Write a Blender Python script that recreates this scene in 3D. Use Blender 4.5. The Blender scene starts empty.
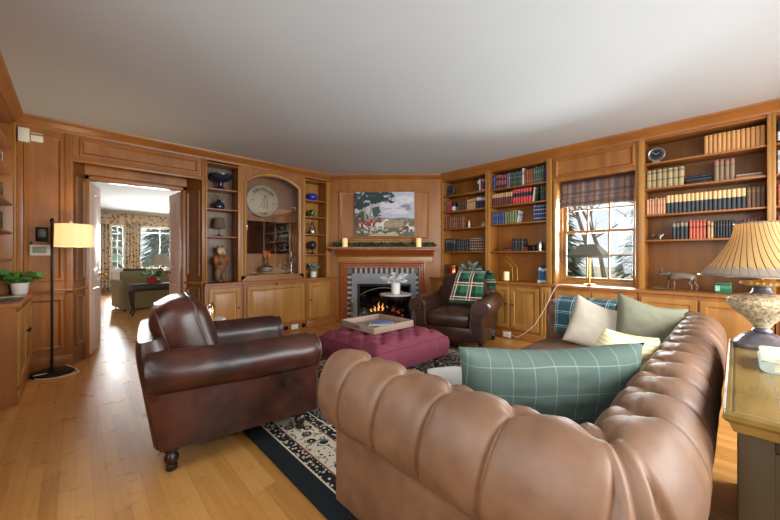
# Wood-panelled library with leather seating: everything is built in metres, camera at the origin's column.
import bpy, bmesh, math, random
from mathutils import Vector, Matrix, noise, Euler
SC = bpy.context.scene
COL = SC.collection
PI = math.pi
R = math.radians
rnd = random.Random(11)

# ------------------------------------------------------------------ helpers
def lin(c):
    return tuple((x/12.92 if x <= .04045 else ((x+.055)/1.055)**2.4) for x in (v/255 for v in c))

class MB:
    """collects shapes; build() links them as ONE mesh object"""
    def __init__(s):
        s.bm = bmesh.new()
    def _xf(s, vs, M):
        if M is not None:
            bmesh.ops.transform(s.bm, matrix=M, verts=vs)
    def _mi(s, fs, mi):
        for f in fs: f.material_index = mi
    def box(s, x0, x1, y0, y1, z0, z1, bev=0, seg=2, M=None, mi=0):
        g = bmesh.ops.create_cube(s.bm, size=1)
        vs = g['verts']
        for v in vs:
            v.co = Vector(((x0+x1)/2+v.co.x*(x1-x0), (y0+y1)/2+v.co.y*(y1-y0), (z0+z1)/2+v.co.z*(z1-z0)))
        fs = set(f for v in vs for f in v.link_faces)
        if bev > 0:
            es = list(set(e for v in vs for e in v.link_edges))
            r = bmesh.ops.bevel(s.bm, geom=es, offset=bev, segments=seg, profile=.5, affect='EDGES')
            vs = list(set(r['verts']) | set(v for v in vs if v.is_valid))
            fs = set(f for v in vs for f in v.link_faces)
        s._mi(fs, mi); s._xf(list(vs), M)
        return s
    def grid(s, fn, nu, nv, cu=False, cv=False, mi=0, flip=False):
        rows = [[s.bm.verts.new(fn(i, j)) for j in range(nv)] for i in range(nu)]
        for i in range(nu if cu else nu-1):
            for j in range(nv if cv else nv-1):
                a, b, c, d = rows[i][j], rows[(i+1) % nu][j], rows[(i+1) % nu][(j+1) % nv], rows[i][(j+1) % nv]
                q = (a, d, c, b) if flip else (a, b, c, d)
                try:
                    f = s.bm.faces.new(q); f.material_index = mi
                except ValueError: pass
        return rows
    def cap(s, loop, mi=0, flip=False):
        try:
            f = s.bm.faces.new(loop[::-1] if flip else loop); f.material_index = mi
        except ValueError: pass
    def lathe(s, prof, c=(0, 0, 0), n=24, M=None, mi=0, ell=1.0, cap=True):
        def fn(i, j):
            r, z = prof[i]
            a = 2*PI*j/n
            return Vector((c[0]+max(r, 1e-5)*math.cos(a), c[1]+ell*max(r, 1e-5)*math.sin(a), c[2]+z))
        rows = s.grid(fn, len(prof), n, cv=True, mi=mi, flip=True)
        if cap: s.cap(rows[0], mi, True); s.cap(rows[-1], mi)
        s._xf([v for r_ in rows for v in r_], M)
        return s
    def tube(s, pts, r, n=8, closed=False, mi=0, M=None):
        pts = [Vector(p) for p in pts]; m = len(pts)
        rr = r if isinstance(r, (list, tuple)) else [r]*m
        tans = []
        for i in range(m):
            a = pts[(i-1) % m] if (closed or i > 0) else pts[i]
            b = pts[(i+1) % m] if (closed or i < m-1) else pts[i]
            t = (b-a); tans.append(t.normalized() if t.length > 1e-9 else Vector((0, 0, 1)))
        up = Vector((0, 0, 1)) if abs(tans[0].z) < .9 else Vector((1, 0, 0))
        frames = []; nrm = tans[0].cross(up).normalized()
        for i in range(m):
            nrm = (nrm-tans[i]*nrm.dot(tans[i]))
            nrm = nrm.normalized() if nrm.length > 1e-6 else tans[i].orthogonal().normalized()
            frames.append((nrm, tans[i].cross(nrm)))
        def fn(i, j):
            a = 2*PI*j/n
            return pts[i]+(frames[i][0]*math.cos(a)+frames[i][1]*math.sin(a))*rr[i]
        rows = s.grid(fn, m, n, cu=closed, cv=True, mi=mi, flip=True)
        if not closed:
            s.cap(rows[0], mi); s.cap(rows[-1], mi, True)
        s._xf([v for r_ in rows for v in r_], M)
        return s
    def prism(s, poly, d0, d1, plane='xz', M=None, mi=0):
        def P(a, b, d):
            return {'xz': (a, d, b), 'xy': (a, b, d), 'yz': (d, a, b)}[plane]
        A = [s.bm.verts.new(P(a, b, d0)) for a, b in poly]
        B = [s.bm.verts.new(P(a, b, d1)) for a, b in poly]
        n = len(poly)
        for f in (A, B[::-1]): s.cap(f, mi)
        for i in range(n): s.cap([A[i], B[i], B[(i+1) % n], A[(i+1) % n]], mi)
        s._xf(A+B, M)
        return s
    def ball(s, c, rx, ry=None, rz=None, n=16, M=None, mi=0):
        ry = rx if ry is None else ry; rz = rx if rz is None else rz
        g = bmesh.ops.create_uvsphere(s.bm, u_segments=n, v_segments=max(6, n*2//3), radius=1)
        for v in g['verts']:
            v.co = Vector((v.co.x*rx, v.co.y*ry, v.co.z*rz))
        s._mi(set(f for v in g['verts'] for f in v.link_faces), mi)
        s._xf(g['verts'], (Matrix.Translation(c) @ M) if M is not None else Matrix.Translation(c))
        return s
    def poly(s, pts, mi=0):
        s.cap([s.bm.verts.new(p) for p in pts], mi); return s
    def leaf(s, base, dirv, L, W, bend=.25, mi=0, nseg=4, fold=.12, roll=0):
        d = Vector(dirv).normalized()
        side = d.cross(Vector((0, 0, 1)))
        side = side.normalized() if side.length > 1e-4 else Vector((1, 0, 0))
        if roll: side = Matrix.Rotation(roll, 3, d) @ side
        up = side.cross(d)
        rows = []
        for i in range(nseg+1):
            t = i/nseg
            w = W*.5*math.sin(PI*min(1, max(.03, t*.95+.03)))**.8
            c = Vector(base)+d*(L*t)-Vector((0, 0, 1))*(bend*L*t*t)
            rows.append([s.bm.verts.new(c-side*w+up*(fold*w)), s.bm.verts.new(c-up*(fold*w)), s.bm.verts.new(c+side*w+up*(fold*w))])
        for i in range(nseg):
            for j in range(2):
                s.cap([rows[i][j], rows[i+1][j], rows[i+1][j+1], rows[i][j+1]], mi)
        return s
    def build(s, name, mat, parent=None, sharp=40, loc=None):
        bmesh.ops.recalc_face_normals(s.bm, faces=s.bm.faces[:])
        me = bpy.data.meshes.new(name); s.bm.to_mesh(me); s.bm.free()
        for m in (mat if isinstance(mat, (list, tuple)) else [mat]): me.materials.append(m)
        me.polygons.foreach_set('use_smooth', [True]*len(me.polygons))
        if sharp: me.set_sharp_from_angle(angle=R(sharp))
        o = bpy.data.objects.new(name, me); COL.objects.link(o)
        if parent: o.parent = parent
        if loc: o.location = loc
        return o

def tag(o, label=None, cat=None, group=None, kind=None):
    if label: o['label'] = label
    if cat: o['category'] = cat
    if group: o['group'] = group
    if kind: o['kind'] = kind
    return o
def thing(name, label, cat, loc=(0, 0, 0), rz=0, group=None, kind=None):
    o = bpy.data.objects.new(name, None); COL.objects.link(o)
    o.empty_display_size = .05
    o.location = loc; o.rotation_euler = (0, 0, rz)
    return tag(o, label, cat, group, kind)
def bx(name, mat, parent, *a, bev=.003):
    return MB().box(*a, bev=bev).build(name, mat, parent)
def struct(o):
    o['kind'] = 'structure'; return o
def copy_tree(o, parent=None):
    c = o.copy(); COL.objects.link(c)
    if parent: c.parent = parent
    for ch in list(o.children): copy_tree(ch, c)
    return c
NUM = ['zero', 'one', 'two', 'three', 'four', 'five', 'six', 'seven', 'eight', 'nine', 'ten', 'eleven', 'twelve', 'thirteen',
       'fourteen', 'fifteen', 'sixteen', 'seventeen', 'eighteen', 'nineteen', 'twenty']
ORD = ['', 'first', 'second', 'third', 'fourth', 'fifth', 'sixth', 'seventh', 'eighth', 'ninth', 'tenth', 'eleventh', 'twelfth',
       'thirteenth', 'fourteenth', 'fifteenth', 'sixteenth', 'seventeenth', 'eighteenth', 'nineteenth', 'twentieth']
def ordinal(i, n):
    return 'leftmost' if i == 1 else 'rightmost' if i == n else ORD[i]+' from left'

# ------------------------------------------------------------------ materials
class NT:
    def __init__(s, name):
        s.m = bpy.data.materials.new(name); s.m.use_nodes = True
        s.t = s.m.node_tree; s.t.nodes.clear()
        s.out = s.t.nodes.new('ShaderNodeOutputMaterial')
    def n(s, typ, props=None, **inp):
        nd = s.t.nodes.new('ShaderNode'+typ)
        for k, v in (props or {}).items(): setattr(nd, k, v)
        for k, v in inp.items(): s.set(nd, k.replace('_', ' '), v)
        return nd
    def set(s, nd, key, v):
        sock = nd.inputs[key]
        if isinstance(v, bpy.types.NodeSocket): s.t.links.new(v, sock)
        else:
            if sock.type == 'RGBA' and len(v) == 3: v = (*v, 1)
            sock.default_value = v
    def math(s, op, a, b=0.0, c=None):
        nd = s.t.nodes.new('ShaderNodeMath'); nd.operation = op
        for i, v in enumerate((a, b) if c is None else (a, b, c)):
            if isinstance(v, bpy.types.NodeSocket): s.t.links.new(v, nd.inputs[i])
            else: nd.inputs[i].default_value = v
        return nd.outputs[0]
    def mix(s, f, a, b, blend='MIX'):
        nd = s.t.nodes.new('ShaderNodeMix'); nd.data_type = 'RGBA'; nd.blend_type = blend
        for i, v in ((0, f), (6, a), (7, b)):
            if isinstance(v, bpy.types.NodeSocket): s.t.links.new(v, nd.inputs[i])
            else: nd.inputs[i].default_value = v if i == 0 else (*v, 1) if len(v) == 3 else v
        return nd.outputs[2]
    def coord(s, kind='Object', scale=(1, 1, 1), rot=(0, 0, 0)):
        tc = s.n('TexCoord')
        mp = s.n('Mapping', Vector=tc.outputs[kind], Scale=scale, Rotation=rot)
        return mp.outputs[0]
    def xyz(s, v):
        nd = s.n('SeparateXYZ', Vector=v); return nd.outputs
    def noise(s, v, scale, detail=3, rough=.5, dist=0.0):
        nd = s.n('TexNoise', Vector=v, Scale=scale, Detail=detail, Roughness=rough, Distortion=dist); return nd.outputs[0]
    def voro(s, v, scale, feature='F1', out=0):
        nd = s.n('TexVoronoi', {'feature': feature}, Vector=v, Scale=scale); return nd.outputs[out]
    def ramp(s, f, stops, interp='LINEAR'):
        nd = s.t.nodes.new('ShaderNodeValToRGB'); cr = nd.color_ramp; cr.interpolation = interp
        while len(cr.elements) < len(stops): cr.elements.new(.5)
        for e, (p, c) in zip(cr.elements, stops):
            e.position = p; e.color = (*c, 1) if len(c) == 3 else c
        s.t.links.new(f, nd.inputs[0]); return nd.outputs[0]
    def bump(s, h, strength=.3, dist=.01):
        nd = s.n('Bump', Height=h, Strength=strength, Distance=dist); return nd.outputs[0]
    def pbr(s, col, rough=.5, metal=0.0, normal=None, spec=.5, **kw):
        b = s.n('BsdfPrincipled')
        s.set(b, 'Base Color', col); s.set(b, 'Roughness', rough); s.set(b, 'Metallic', metal)
        s.set(b, 'Specular IOR Level', spec)
        if normal is not None: s.set(b, 'Normal', normal)
        for k, v in kw.items(): s.set(b, k.replace('_', ' '), v)
        s.t.links.new(b.outputs[0], s.out.inputs[0]); return s.m
    def final(s, sh):
        s.t.links.new(sh, s.out.inputs[0]); return s.m

def plain(name, rgb, rough=.5, metal=0., var=.06, scale=9, spec=.5, bump=0, **kw):
    t = NT(name); c = lin(rgb)
    nz = t.noise(t.coord(), scale, 3)
    col = t.mix(nz, tuple(x*(1-var*2) for x in c), tuple(min(1, x*(1+var*2)) for x in c))
    nm = t.bump(t.noise(t.coord(), scale*12, 2), bump, .004) if bump else None
    return t.pbr(col, rough, metal, nm, spec, **kw)

def wood(name, dark, light, sc=(9, 9, .8), rough=.36, knots=.3, spec=.5):
    t = NT(name)
    v = t.coord('Object', sc)
    g = t.noise(v, 1.3, 3, .5, .8)
    fine = t.noise(t.coord('Object', tuple(x*7 for x in sc)), 3, 2)
    big = t.noise(t.coord('Object', (1, 1, .6)), 2.2, 2)
    f = t.math('ADD', t.math('MULTIPLY', g, .5), t.math('ADD', t.math('MULTIPLY', fine, .1), t.math('MULTIPLY', big, .4)))
    col = t.ramp(f, [(.30, lin(dark)), (.52, tuple((a+b)/2 for a, b in zip(lin(dark), lin(light)))), (.74, lin(light))])
    if knots:
        kd = t.voro(t.coord('Object', (1, 1, .55) if sc[2] < sc[0] else (.55, .55, 1)), 2.6)
        k = t.ramp(kd, [(.0, (1, 1, 1)), (.03, (.6, .6, .6)), (.06, (0, 0, 0))])
        col = t.mix(t.math('MULTIPLY', k, knots), col, tuple(x*.35 for x in lin(dark)))
    return t.pbr(col, rough, 0, t.bump(g, .05, .003), spec)

def leather(name, dark, light, rough=.38, sc=5.0, mott=.5, spec=.5):
    t = NT(name); v = t.coord()
    a = t.noise(v, sc, 4, .6); b = t.noise(v, sc*4.5, 3, .6)
    f = t.math('ADD', t.math('MULTIPLY', a, 1-mott*.4), t.math('MULTIPLY', b, mott*.4))
    col = t.ramp(f, [(.34, lin(dark)), (.52, tuple((p*.45+q*.55) for p, q in zip(lin(dark), lin(light)))), (.66, lin(light))])
    grain = t.voro(v, 260)
    wr = t.noise(v, 38, 4, .7)
    h = t.math('ADD', t.math('MULTIPLY', grain, .22), wr)
    return t.pbr(col, t.math('ADD', t.math('MULTIPLY', b, .16), rough-.08), 0, t.bump(h, .16, .006), spec)

def stripes(t, x, period, width, soft=.0):
    """1 inside thin lines that repeat every period"""
    f = t.math('FRACT', t.math('DIVIDE', x, period))
    return t.math('LESS_THAN', t.math('ABSOLUTE', t.math('SUBTRACT', f, .5)), width/period/2)

M = {}
M['wood'] = wood('panel_wood', (130, 77, 28), (178, 114, 52))
M['wood_h'] = wood('rail_wood', (128, 75, 28), (176, 112, 52), sc=(.8, .8, 9))
M['wood_light'] = wood('cabinet_wood', (146, 97, 40), (192, 138, 70))
M['wood_light_h'] = wood('cabinet_wood_flat', (146, 97, 40), (192, 138, 70), sc=(.8, .8, 9))
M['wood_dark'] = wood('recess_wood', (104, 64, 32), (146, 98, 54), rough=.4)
M['wood_sheen'] = wood('recess_wood_sheen', (112, 88, 70), (150, 124, 104), rough=.45, knots=.1)  # greyed copy of the wood; reflected light put into its colour
M['wood_red'] = wood('surround_wood', (128, 62, 28), (172, 94, 46), rough=.3, knots=.1)
M['brass'] = plain('brass', (196, 150, 72), .28, 1.0)
M['dark_metal'] = plain('dark_metal', (28, 26, 25), .4, .6)
M['black_metal'] = plain('black_metal', (16, 16, 17), .45, .3)
M['silver'] = plain('silver', (188, 188, 192), .25, 1.0)
M['pewter'] = plain('pewter', (150, 128, 108), .5, .35, .25, 14)
M['white'] = plain('white_ceramic', (236, 232, 224), .3)
M['plastic'] = plain('ivory_plastic', (226, 220, 200), .45)
M['black'] = plain('black_gloss', (20, 20, 22), .2)
M['wax'] = plain('candle_wax', (246, 226, 170), .5, Emission_Color=(*lin((255, 214, 130)), 1), Emission_Strength=.35, Subsurface_Weight=.3)
M['wax_plain'] = plain('ivory_wax', (240, 226, 196), .5)
M['ceiling'] = plain('ceiling_paint', (200, 207, 212), .9, 0, .008, 2)
M['plaster'] = plain('plaster_paint', (206, 206, 206), .85, 0, .01, 2)
M['page'] = plain('page_paper', (214, 198, 164), .8)
M['leaf'] = plain('leaf_green', (70, 124, 52), .45, 0, .3, 20)
M['leaf_pale'] = plain('leaf_grey_green', (134, 160, 142), .6, 0, .25, 24)
M['leaf_silver'] = plain('leaf_silver', (214, 216, 214), .6, 0, .1, 20)
M['fir'] = plain('fir_green', (60, 92, 52), .6, 0, .35, 30)
M['soil'] = plain('soil', (50, 36, 26), .9)
M['gl_glass'] = None
def glass(name, tint=(1, 1, 1), gloss=.08, rough=.02):
    t = NT(name)
    tr = t.n('BsdfTransparent', Color=tint)
    gl = t.n('BsdfGlossy', Color=(1, 1, 1), Roughness=rough)
    fr = t.n('Fresnel', IOR=1.5)
    f = t.math('ADD', t.math('MULTIPLY', fr.outputs[0], .9), gloss)
    mx = t.n('MixShader', Fac=f)
    t.t.links.new(tr.outputs[0], mx.inputs[1]); t.t.links.new(gl.outputs[0], mx.inputs[2])
    return t.final(mx.outputs[0])
M['pane'] = glass('window_glass', (.97, .98, .97), .02)
M['case_glass'] = glass('display_glass', (.94, .94, .94), .03)
M['jar_glass'] = glass('clear_glass', (.9, .92, .9), .1, .05)
M['fire_glass'] = glass('fireplace_glass', (.45, .45, .46), .05)
def shade_mat(name, rgb, emit, strength, trans=.5):
    t = NT(name)
    c = lin(rgb)
    d = t.n('BsdfDiffuse', Color=c); tl = t.n('BsdfTranslucent', Color=c)
    mx = t.n('MixShader', Fac=trans)
    t.t.links.new(d.outputs[0], mx.inputs[1]); t.t.links.new(tl.outputs[0], mx.inputs[2])
    if strength:
        e = t.n('Emission', Color=lin(emit), Strength=strength)
        ad = t.n('AddShader'); t.t.links.new(mx.outputs[0], ad.inputs[0]); t.t.links.new(e.outputs[0], ad.inputs[1])
        return t.final(ad.outputs[0])
    return t.final(mx.outputs[0])
def emit(name, rgb, strength):
    t = NT(name); e = t.n('Emission', Color=lin(rgb), Strength=strength); return t.final(e.outputs[0])

def floor_mat():
    t = NT('oak_floor'); v = t.coord(); X, Y, Z = t.xyz(v)
    pw = .064
    col_i = t.math('FLOOR', t.math('DIVIDE', X, pw))
    wn = t.n('TexWhiteNoise', {'noise_dimensions': '1D'}, W=col_i).outputs[0]
    yy = t.math('ADD', Y, t.math('MULTIPLY', wn, 3.1))
    row = t.math('FLOOR', t.math('DIVIDE', yy, .95))
    wn2 = t.n('TexWhiteNoise', {'noise_dimensions': '2D'}, Vector=t.n('CombineXYZ', X=col_i, Y=row).outputs[0]).outputs[0]
    gv = t.n('CombineXYZ', X=t.math('MULTIPLY', X, 26), Y=t.math('ADD', t.math('MULTIPLY', Y, 1.3), t.math('MULTIPLY', wn2, 40)), Z=wn2).outputs[0]
    g = t.noise(gv, 2.0, 3, .5, .15)
    f = t.math('ADD', t.math('MULTIPLY', g, .55), t.math('MULTIPLY', wn2, .45))
    col = t.ramp(f, [(.2, lin((172, 118, 56))), (.5, lin((194, 138, 72))), (.8, lin((208, 154, 88)))])
    fx = t.math('FRACT', t.math('DIVIDE', X, pw)); fy = t.math('FRACT', t.math('DIVIDE', yy, .95))
    gap = t.math('MAXIMUM', t.math('LESS_THAN', fx, .028), t.math('MULTIPLY', t.math('LESS_THAN', fy, .0016), .25))
    col = t.mix(t.math('MULTIPLY', gap, .45), col, lin((84, 48, 22)))
    rgh = t.math('ADD', .23, t.math('MULTIPLY', t.noise(v, 7, 3), .12))
    return t.pbr(col, rgh, 0, t.bump(t.math('SUBTRACT', t.math('MULTIPLY', g, .1), t.math('LESS_THAN', fx, .028)), .08, .002), .5)
M['floor'] = floor_mat()

def rug_mat(hx, hy):
    t = NT('rug_weave'); v = t.coord(); X, Y, Z = t.xyz(v)
    dx = t.math('SUBTRACT', hx, t.math('ABSOLUTE', X)); dy = t.math('SUBTRACT', hy, t.math('ABSOLUTE', Y))
    d = t.math('MINIMUM', dx, dy)
    navy = lin((34, 38, 40)); cream = lin((206, 192, 168)); red = lin((128, 66, 56)); teal = lin((86, 104, 100)); grey = lin((104, 112, 118))
    # field: dark with cream and rust flowers
    c1 = t.voro(v, 13, 'F1', 0); c2 = t.voro(v, 30, 'F1', 0); idc = t.voro(v, 13, 'F1', 1)
    ring = t.math('LESS_THAN', t.math('ABSOLUTE', t.math('SUBTRACT', c1, .38)), .07)
    pet = t.math('LESS_THAN', c1, .19)
    dots = t.math('LESS_THAN', c2, .24)
    vine = t.math('LESS_THAN', t.math('ABSOLUTE', t.math('SUBTRACT', t.noise(v, 7, 2), .5)), .02)
    field = t.mix(t.math('MULTIPLY', dots, .9), navy, cream)
    field = t.mix(ring, field, red); field = t.mix(pet, field, cream); field = t.mix(vine, field, grey)
    # cream border with dark flowers
    b1 = t.voro(v, 9.5, 'F1', 0); b2 = t.voro(v, 34, 'F1', 0)
    bord = t.mix(t.math('LESS_THAN', b2, .26), cream, navy)
    bord = t.mix(t.math('LESS_THAN', b1, .36), bord, cream)
    bord = t.mix(t.math('LESS_THAN', t.math('ABSOLUTE', t.math('SUBTRACT', b1, .24)), .075), bord, navy)
    bord = t.mix(t.math('LESS_THAN', b1, .12), bord, red)
    bord = t.mix(t.math('LESS_THAN', t.math('ABSOLUTE', t.math('SUBTRACT', t.noise(v, 9, 2), .5)), .02), bord, teal)
    # guard stripes: small repeated motif
    g1 = t.voro(v, 40, 'F1', 0)
    guard = t.mix(t.math('LESS_THAN', g1, .36), navy, cream); guard = t.mix(t.math('LESS_THAN', g1, .15), guard, red)
    col = t.mix(t.math('GREATER_THAN', d, .112), navy, cream)
    col = t.mix(t.math('GREATER_THAN', d, .122), col, guard)
    col = t.mix(t.math('GREATER_THAN', d, .185), col, red)
    col = t.mix(t.math('GREATER_THAN', d, .195), col, cream)
    col = t.mix(t.math('GREATER_THAN', d, .203), col, bord)
    col = t.mix(t.math('GREATER_THAN', d, .375), col, red)
    col = t.mix(t.math('GREATER_THAN', d, .385), col, guard)
    col = t.mix(t.math('GREATER_THAN', d, .445), col, cream)
    col = t.mix(t.math('GREATER_THAN', d, .455), col, field)
    return t.pbr(col, .95, 0, t.bump(t.noise(v, 300, 2), .3, .004), .1)

def plaid(name, base, bands, rough=.9, coord='Object', ax=(0, 1), bump=.25, weave=220):
    """bands: (axis, period, offset, width, colour, strength)"""
    t = NT(name); v = t.coord(coord); o = t.xyz(v)
    col = t.mix(t.noise(v, 14, 3), tuple(x*.85 for x in lin(base)), tuple(min(1, x*1.12) for x in lin(base)))
    for a, per, off, w, c, st in bands:
        col = t.mix(t.math('MULTIPLY', stripes(t, t.math('ADD', o[a], off), per, w), st), col, lin(c))
    return t.pbr(col, rough, 0, t.bump(t.noise(v, weave, 2), bump, .003), .15)

def fabric(name, rgb, rough=.92, weave=240, var=.08):
    t = NT(name); v = t.coord(); c = lin(rgb)
    col = t.mix(t.noise(v, 16, 3), tuple(x*(1-var) for x in c), tuple(min(1, x*(1+var)) for x in c))
    return t.pbr(col, rough, 0, t.bump(t.noise(v, weave, 2), .3, .003), .12)
# ------------------------------------------------------------------ room shell
H = 2.63
def ring(mb, x0, x1, z0, z1, prof, cap=True, mi=0, mi_cap=None):
    """stepped rectangular moulding on a wall; prof = [(inset, y), ...]"""
    loops = []
    for i, y in prof:
        loops.append([mb.bm.verts.new(p) for p in ((x0+i, y, z0+i), (x1-i, y, z0+i), (x1-i, y, z1-i), (x0+i, y, z1-i))])
    for a, b in zip(loops, loops[1:]):
        for k in range(4): mb.cap([a[k], a[(k+1) % 4], b[(k+1) % 4], b[k]], mi)
    if cap: mb.cap(loops[-1], mi if mi_cap is None else mi_cap)
    return mb
FRAME = [(0, .0), (0, -.012), (.006, -.018), (.022, -.018), (.03, -.008), (.04, .0)]
def wall_panel(parent, x0, x1, z0, z1, mat, name='panel_moulding', y=0):
    mb = MB(); ring(mb, x0, x1, z0, z1, [(i, y+d) for i, d in FRAME], cap=False)
    return mb.build(name, mat, parent)
WALLS = {'L': ((0, 5, 0), 0), 'D': ((3.99, 4.30, 0), R(-45)), 'R': ((4.69, 0, 0), R(-90)), 'N': ((-.45, 0, 0), R(90)), 'B': ((0, -1.6, 0), R(180))}
def wpos(w, x, y, z):
    o, a = WALLS[w]
    return Vector((o[0]+x*math.cos(a)-y*math.sin(a), o[1]+x*math.sin(a)+y*math.cos(a), z))
def wthing(w, name, label, cat, x, y, z, rz=0, group=None, kind=None):
    return thing(name, label, cat, wpos(w, x, y, z), WALLS[w][1]+rz, group, kind)
def wstruct(w, name):
    o = thing(name, None, None, WALLS[w][0], WALLS[w][1], kind='structure'); return o

fl = MB().box(-1.9, 5.6, -1.75, 14.3, -.06, 0).build('floor', M['floor']); struct(fl)
ce = MB().box(-1.9, 5.6, -1.75, 14.3, H, H+.08).build('ceiling', M['ceiling']); struct(ce)

# long left wall with the doorway, panelled
wl = wstruct('L', 'wall_left')
m = MB()
m.box(-.8, -.02, 0, .35, 0, H); m.box(-1.9, -.8, .2, .35, 0, H)
m.box(-.02, 1.25, 0, .06, 2.27, H); m.box(-.02, 1.25, .06, .22, 2.36, H); m.box(-.02, 1.25, .22, .35, 2.14, H)
m.box(1.25, 3.29, 0, .35, 2.51, H); m.box(1.25, 3.29, .30, .35, 0, 2.51); m.box(3.29, 5.6, .30, .35, 0, H)
m.build('wall_body', M['wood'], wl)
MB().box(-1.9, 5.6, .35, .375, 2.14, H).box(-1.9, .06, .35, .375, 0, 2.14).box(1.1, 5.6, .35, .375, 0, 2.14).build('plaster_face', M['plaster'], wl)
wall_panel(wl, -.385, -.095, .93, 2.46, M['wood'])
wall_panel(wl, -.385, -.095, .20, .75, M['wood'])
wall_panel(wl, .03, 1.20, 2.30, 2.49, M['wood_h'])
m = MB().box(-.085, -.02, -.014, 0, .0, 2.52, bev=.004).box(-.068, -.061, -.02, -.012, .16, 2.5).box(-.045, -.038, -.02, -.012, .16, 2.5)
m.box(-.45, -.385, -.01, 0, .86, 2.52, bev=.003).box(1.235, 1.28, -.014, 0, .825, 2.52, bev=.004).box(1.232, 1.249, -.014, 0, 0, .825)
m.build('stile', M['wood'], wl)
MB().box(-.08, 1.25, -.016, .0, 2.225, 2.275, bev=.005).build('door_header_moulding', M['wood_h'], wl)
MB().box(-.44, -.02, -.028, 0, .815, .845, bev=.008).box(-.44, -.02, -.014, 0, .79, .815, bev=.004).build('chair_rail', M['wood_h'], wl)
# splayed reveals of the doorway
for sx, xa, xb in ((1, -.02, .09), (-1, 1.25, 1.085)):
    xo = xa-.05 if sx > 0 else 1.25
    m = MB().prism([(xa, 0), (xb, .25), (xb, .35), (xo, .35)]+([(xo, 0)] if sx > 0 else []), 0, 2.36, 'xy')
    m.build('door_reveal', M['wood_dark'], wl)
    a = math.atan2(.25, xb-xa) if sx > 0 else math.atan2(-.25, xa-xb)
    L = math.hypot(.25, xb-xa)
    for z0, z1, nm in ((.92, 2.08, 'reveal_panel'), (.2, .76, 'reveal_panel')):
        mm = MB(); ring(mm, .04, L-.04, z0, z1, FRAME, cap=False)
        o = mm.build(nm, M['wood_dark'], wl)
        if sx > 0: o.location = (xa, 0, 0); o.rotation_euler = (0, 0, a)
        else: o.location = (xb, .25, 0); o.rotation_euler = (0, 0, a)
    mm = MB().box(0, L, -.026, 0, .815, .845, bev=.008)
    o = mm.build('chair_rail', M['wood'], wl)
    if sx > 0: o.location = (xa, 0, 0); o.rotation_euler = (0, 0, a)
    else: o.location = (xb, .25, 0); o.rotation_euler = (0, 0, a)
MB().box(.06, .115, .22, .375, 0, 2.14, bev=.004).build('door_jamb', M['wood'], wl)
MB().box(1.06, 1.115, .22, .375, 0, 2.14, bev=.004).build('door_jamb', M['wood'], wl)
MB().box(.06, 1.115, .22, .375, 2.09, 2.15, bev=.004).build('door_head', M['wood_h'], wl)

def baseboard(w, name, segs, mat=None):
    o = wstruct(w, name)
    for a, b, y in segs:
        MB().box(a, b, y-.018, y, 0, .13, bev=.004).box(a, b, y-.03, y, 0, .02, bev=.006).build('board', mat or M['wood_h'], o)
baseboard('L', 'baseboard_left', [(-.45, -.02, 0)])
CROWN = [(0, 2.52), (-.012, 2.52), (-.014, 2.545), (-.03, 2.556), (-.052, 2.59), (-.066, 2.602), (-.07, H), (0, H)]
for i, (w, a, b) in enumerate((('L', -.45, 3.32), ('D', -1.02, 1.02), ('R', -3.63, 1.6), ('N', -1.6, 5.0), ('B', -4.69, .45))):
    o = MB().prism(CROWN, a, b, 'yz').build('trim_%d' % (i+1), M['wood_h'], None, 60); struct(o)
    o.location, o.rotation_euler = WALLS[w][0], (0, 0, WALLS[w][1])

# right wall with the window bay
wr = wstruct('R', 'wall_right')
m = MB()
for a, b in ((-3.9, -1.71), (-.79, 1.75)): m.box(a, b, .28, .42, 0, H)
m.box(-1.71, -.79, .28, .42, 0, .82); m.box(-1.71, -.79, .28, .42, 2.17, H)
m.box(-3.60, -1.72, 0, .28, 2.51, H); m.box(-.78, 1.75, 0, .28, 2.51, H); m.box(-1.72, -.78, 0, .28, 2.19, H)
m.build('wall_body', M['wood'], wr)
wall_panel(wr, -1.69, -.81, 2.24, 2.49, M['wood_h'])
# corner wall that holds the fireplace
wd = wstruct('D', 'wall_corner')
m = MB().box(-1.0, -.585, 0, .1, 0, H).box(.535, 1.0, 0, .1, 0, H).box(-.585, .535, 0, .1, .875, H)
m.build('wall_body', M['wood'], wd)
mm = MB(); ring(mm, -.84, .79, 1.46, 2.36, [(0, 0), (0, -.014), (.008, -.022), (.03, -.022), (.045, -.008), (.06, -.004), (.075, .0)], cap=False)
mm.build('panel_moulding', M['wood'], wd)
# wall behind the camera on the left, and the wall behind the sofa table, each with an unseen window added for fill light
wn = wstruct('N', 'wall_near_left')
MB().box(2.62, 5.0, .32, .40, 0, H).box(3.9, 5.0, 0, .32, 2.51, H).box(2.62, 3.95, 0, .32, 0, H).box(2.3, 2.62, 0, .4, 0, H).box(-1.75, -1.3, 0, .4, 0, H)\
    .box(-1.3, 2.3, 0, .4, 0, .5).box(-1.3, 2.3, 0, .4, 2.4, H).build('wall_body', M['wood'], wn)
wb = wstruct('B', 'wall_back')
MB().box(-4.85, -4.3, 0, .14, 0, H).box(-.5, .6, 0, .14, 0, H).box(-4.3, -.5, 0, .14, 0, .4).box(-4.3, -.5, 0, .14, 2.42, H).build('wall_body', M['wood'], wb)

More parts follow.
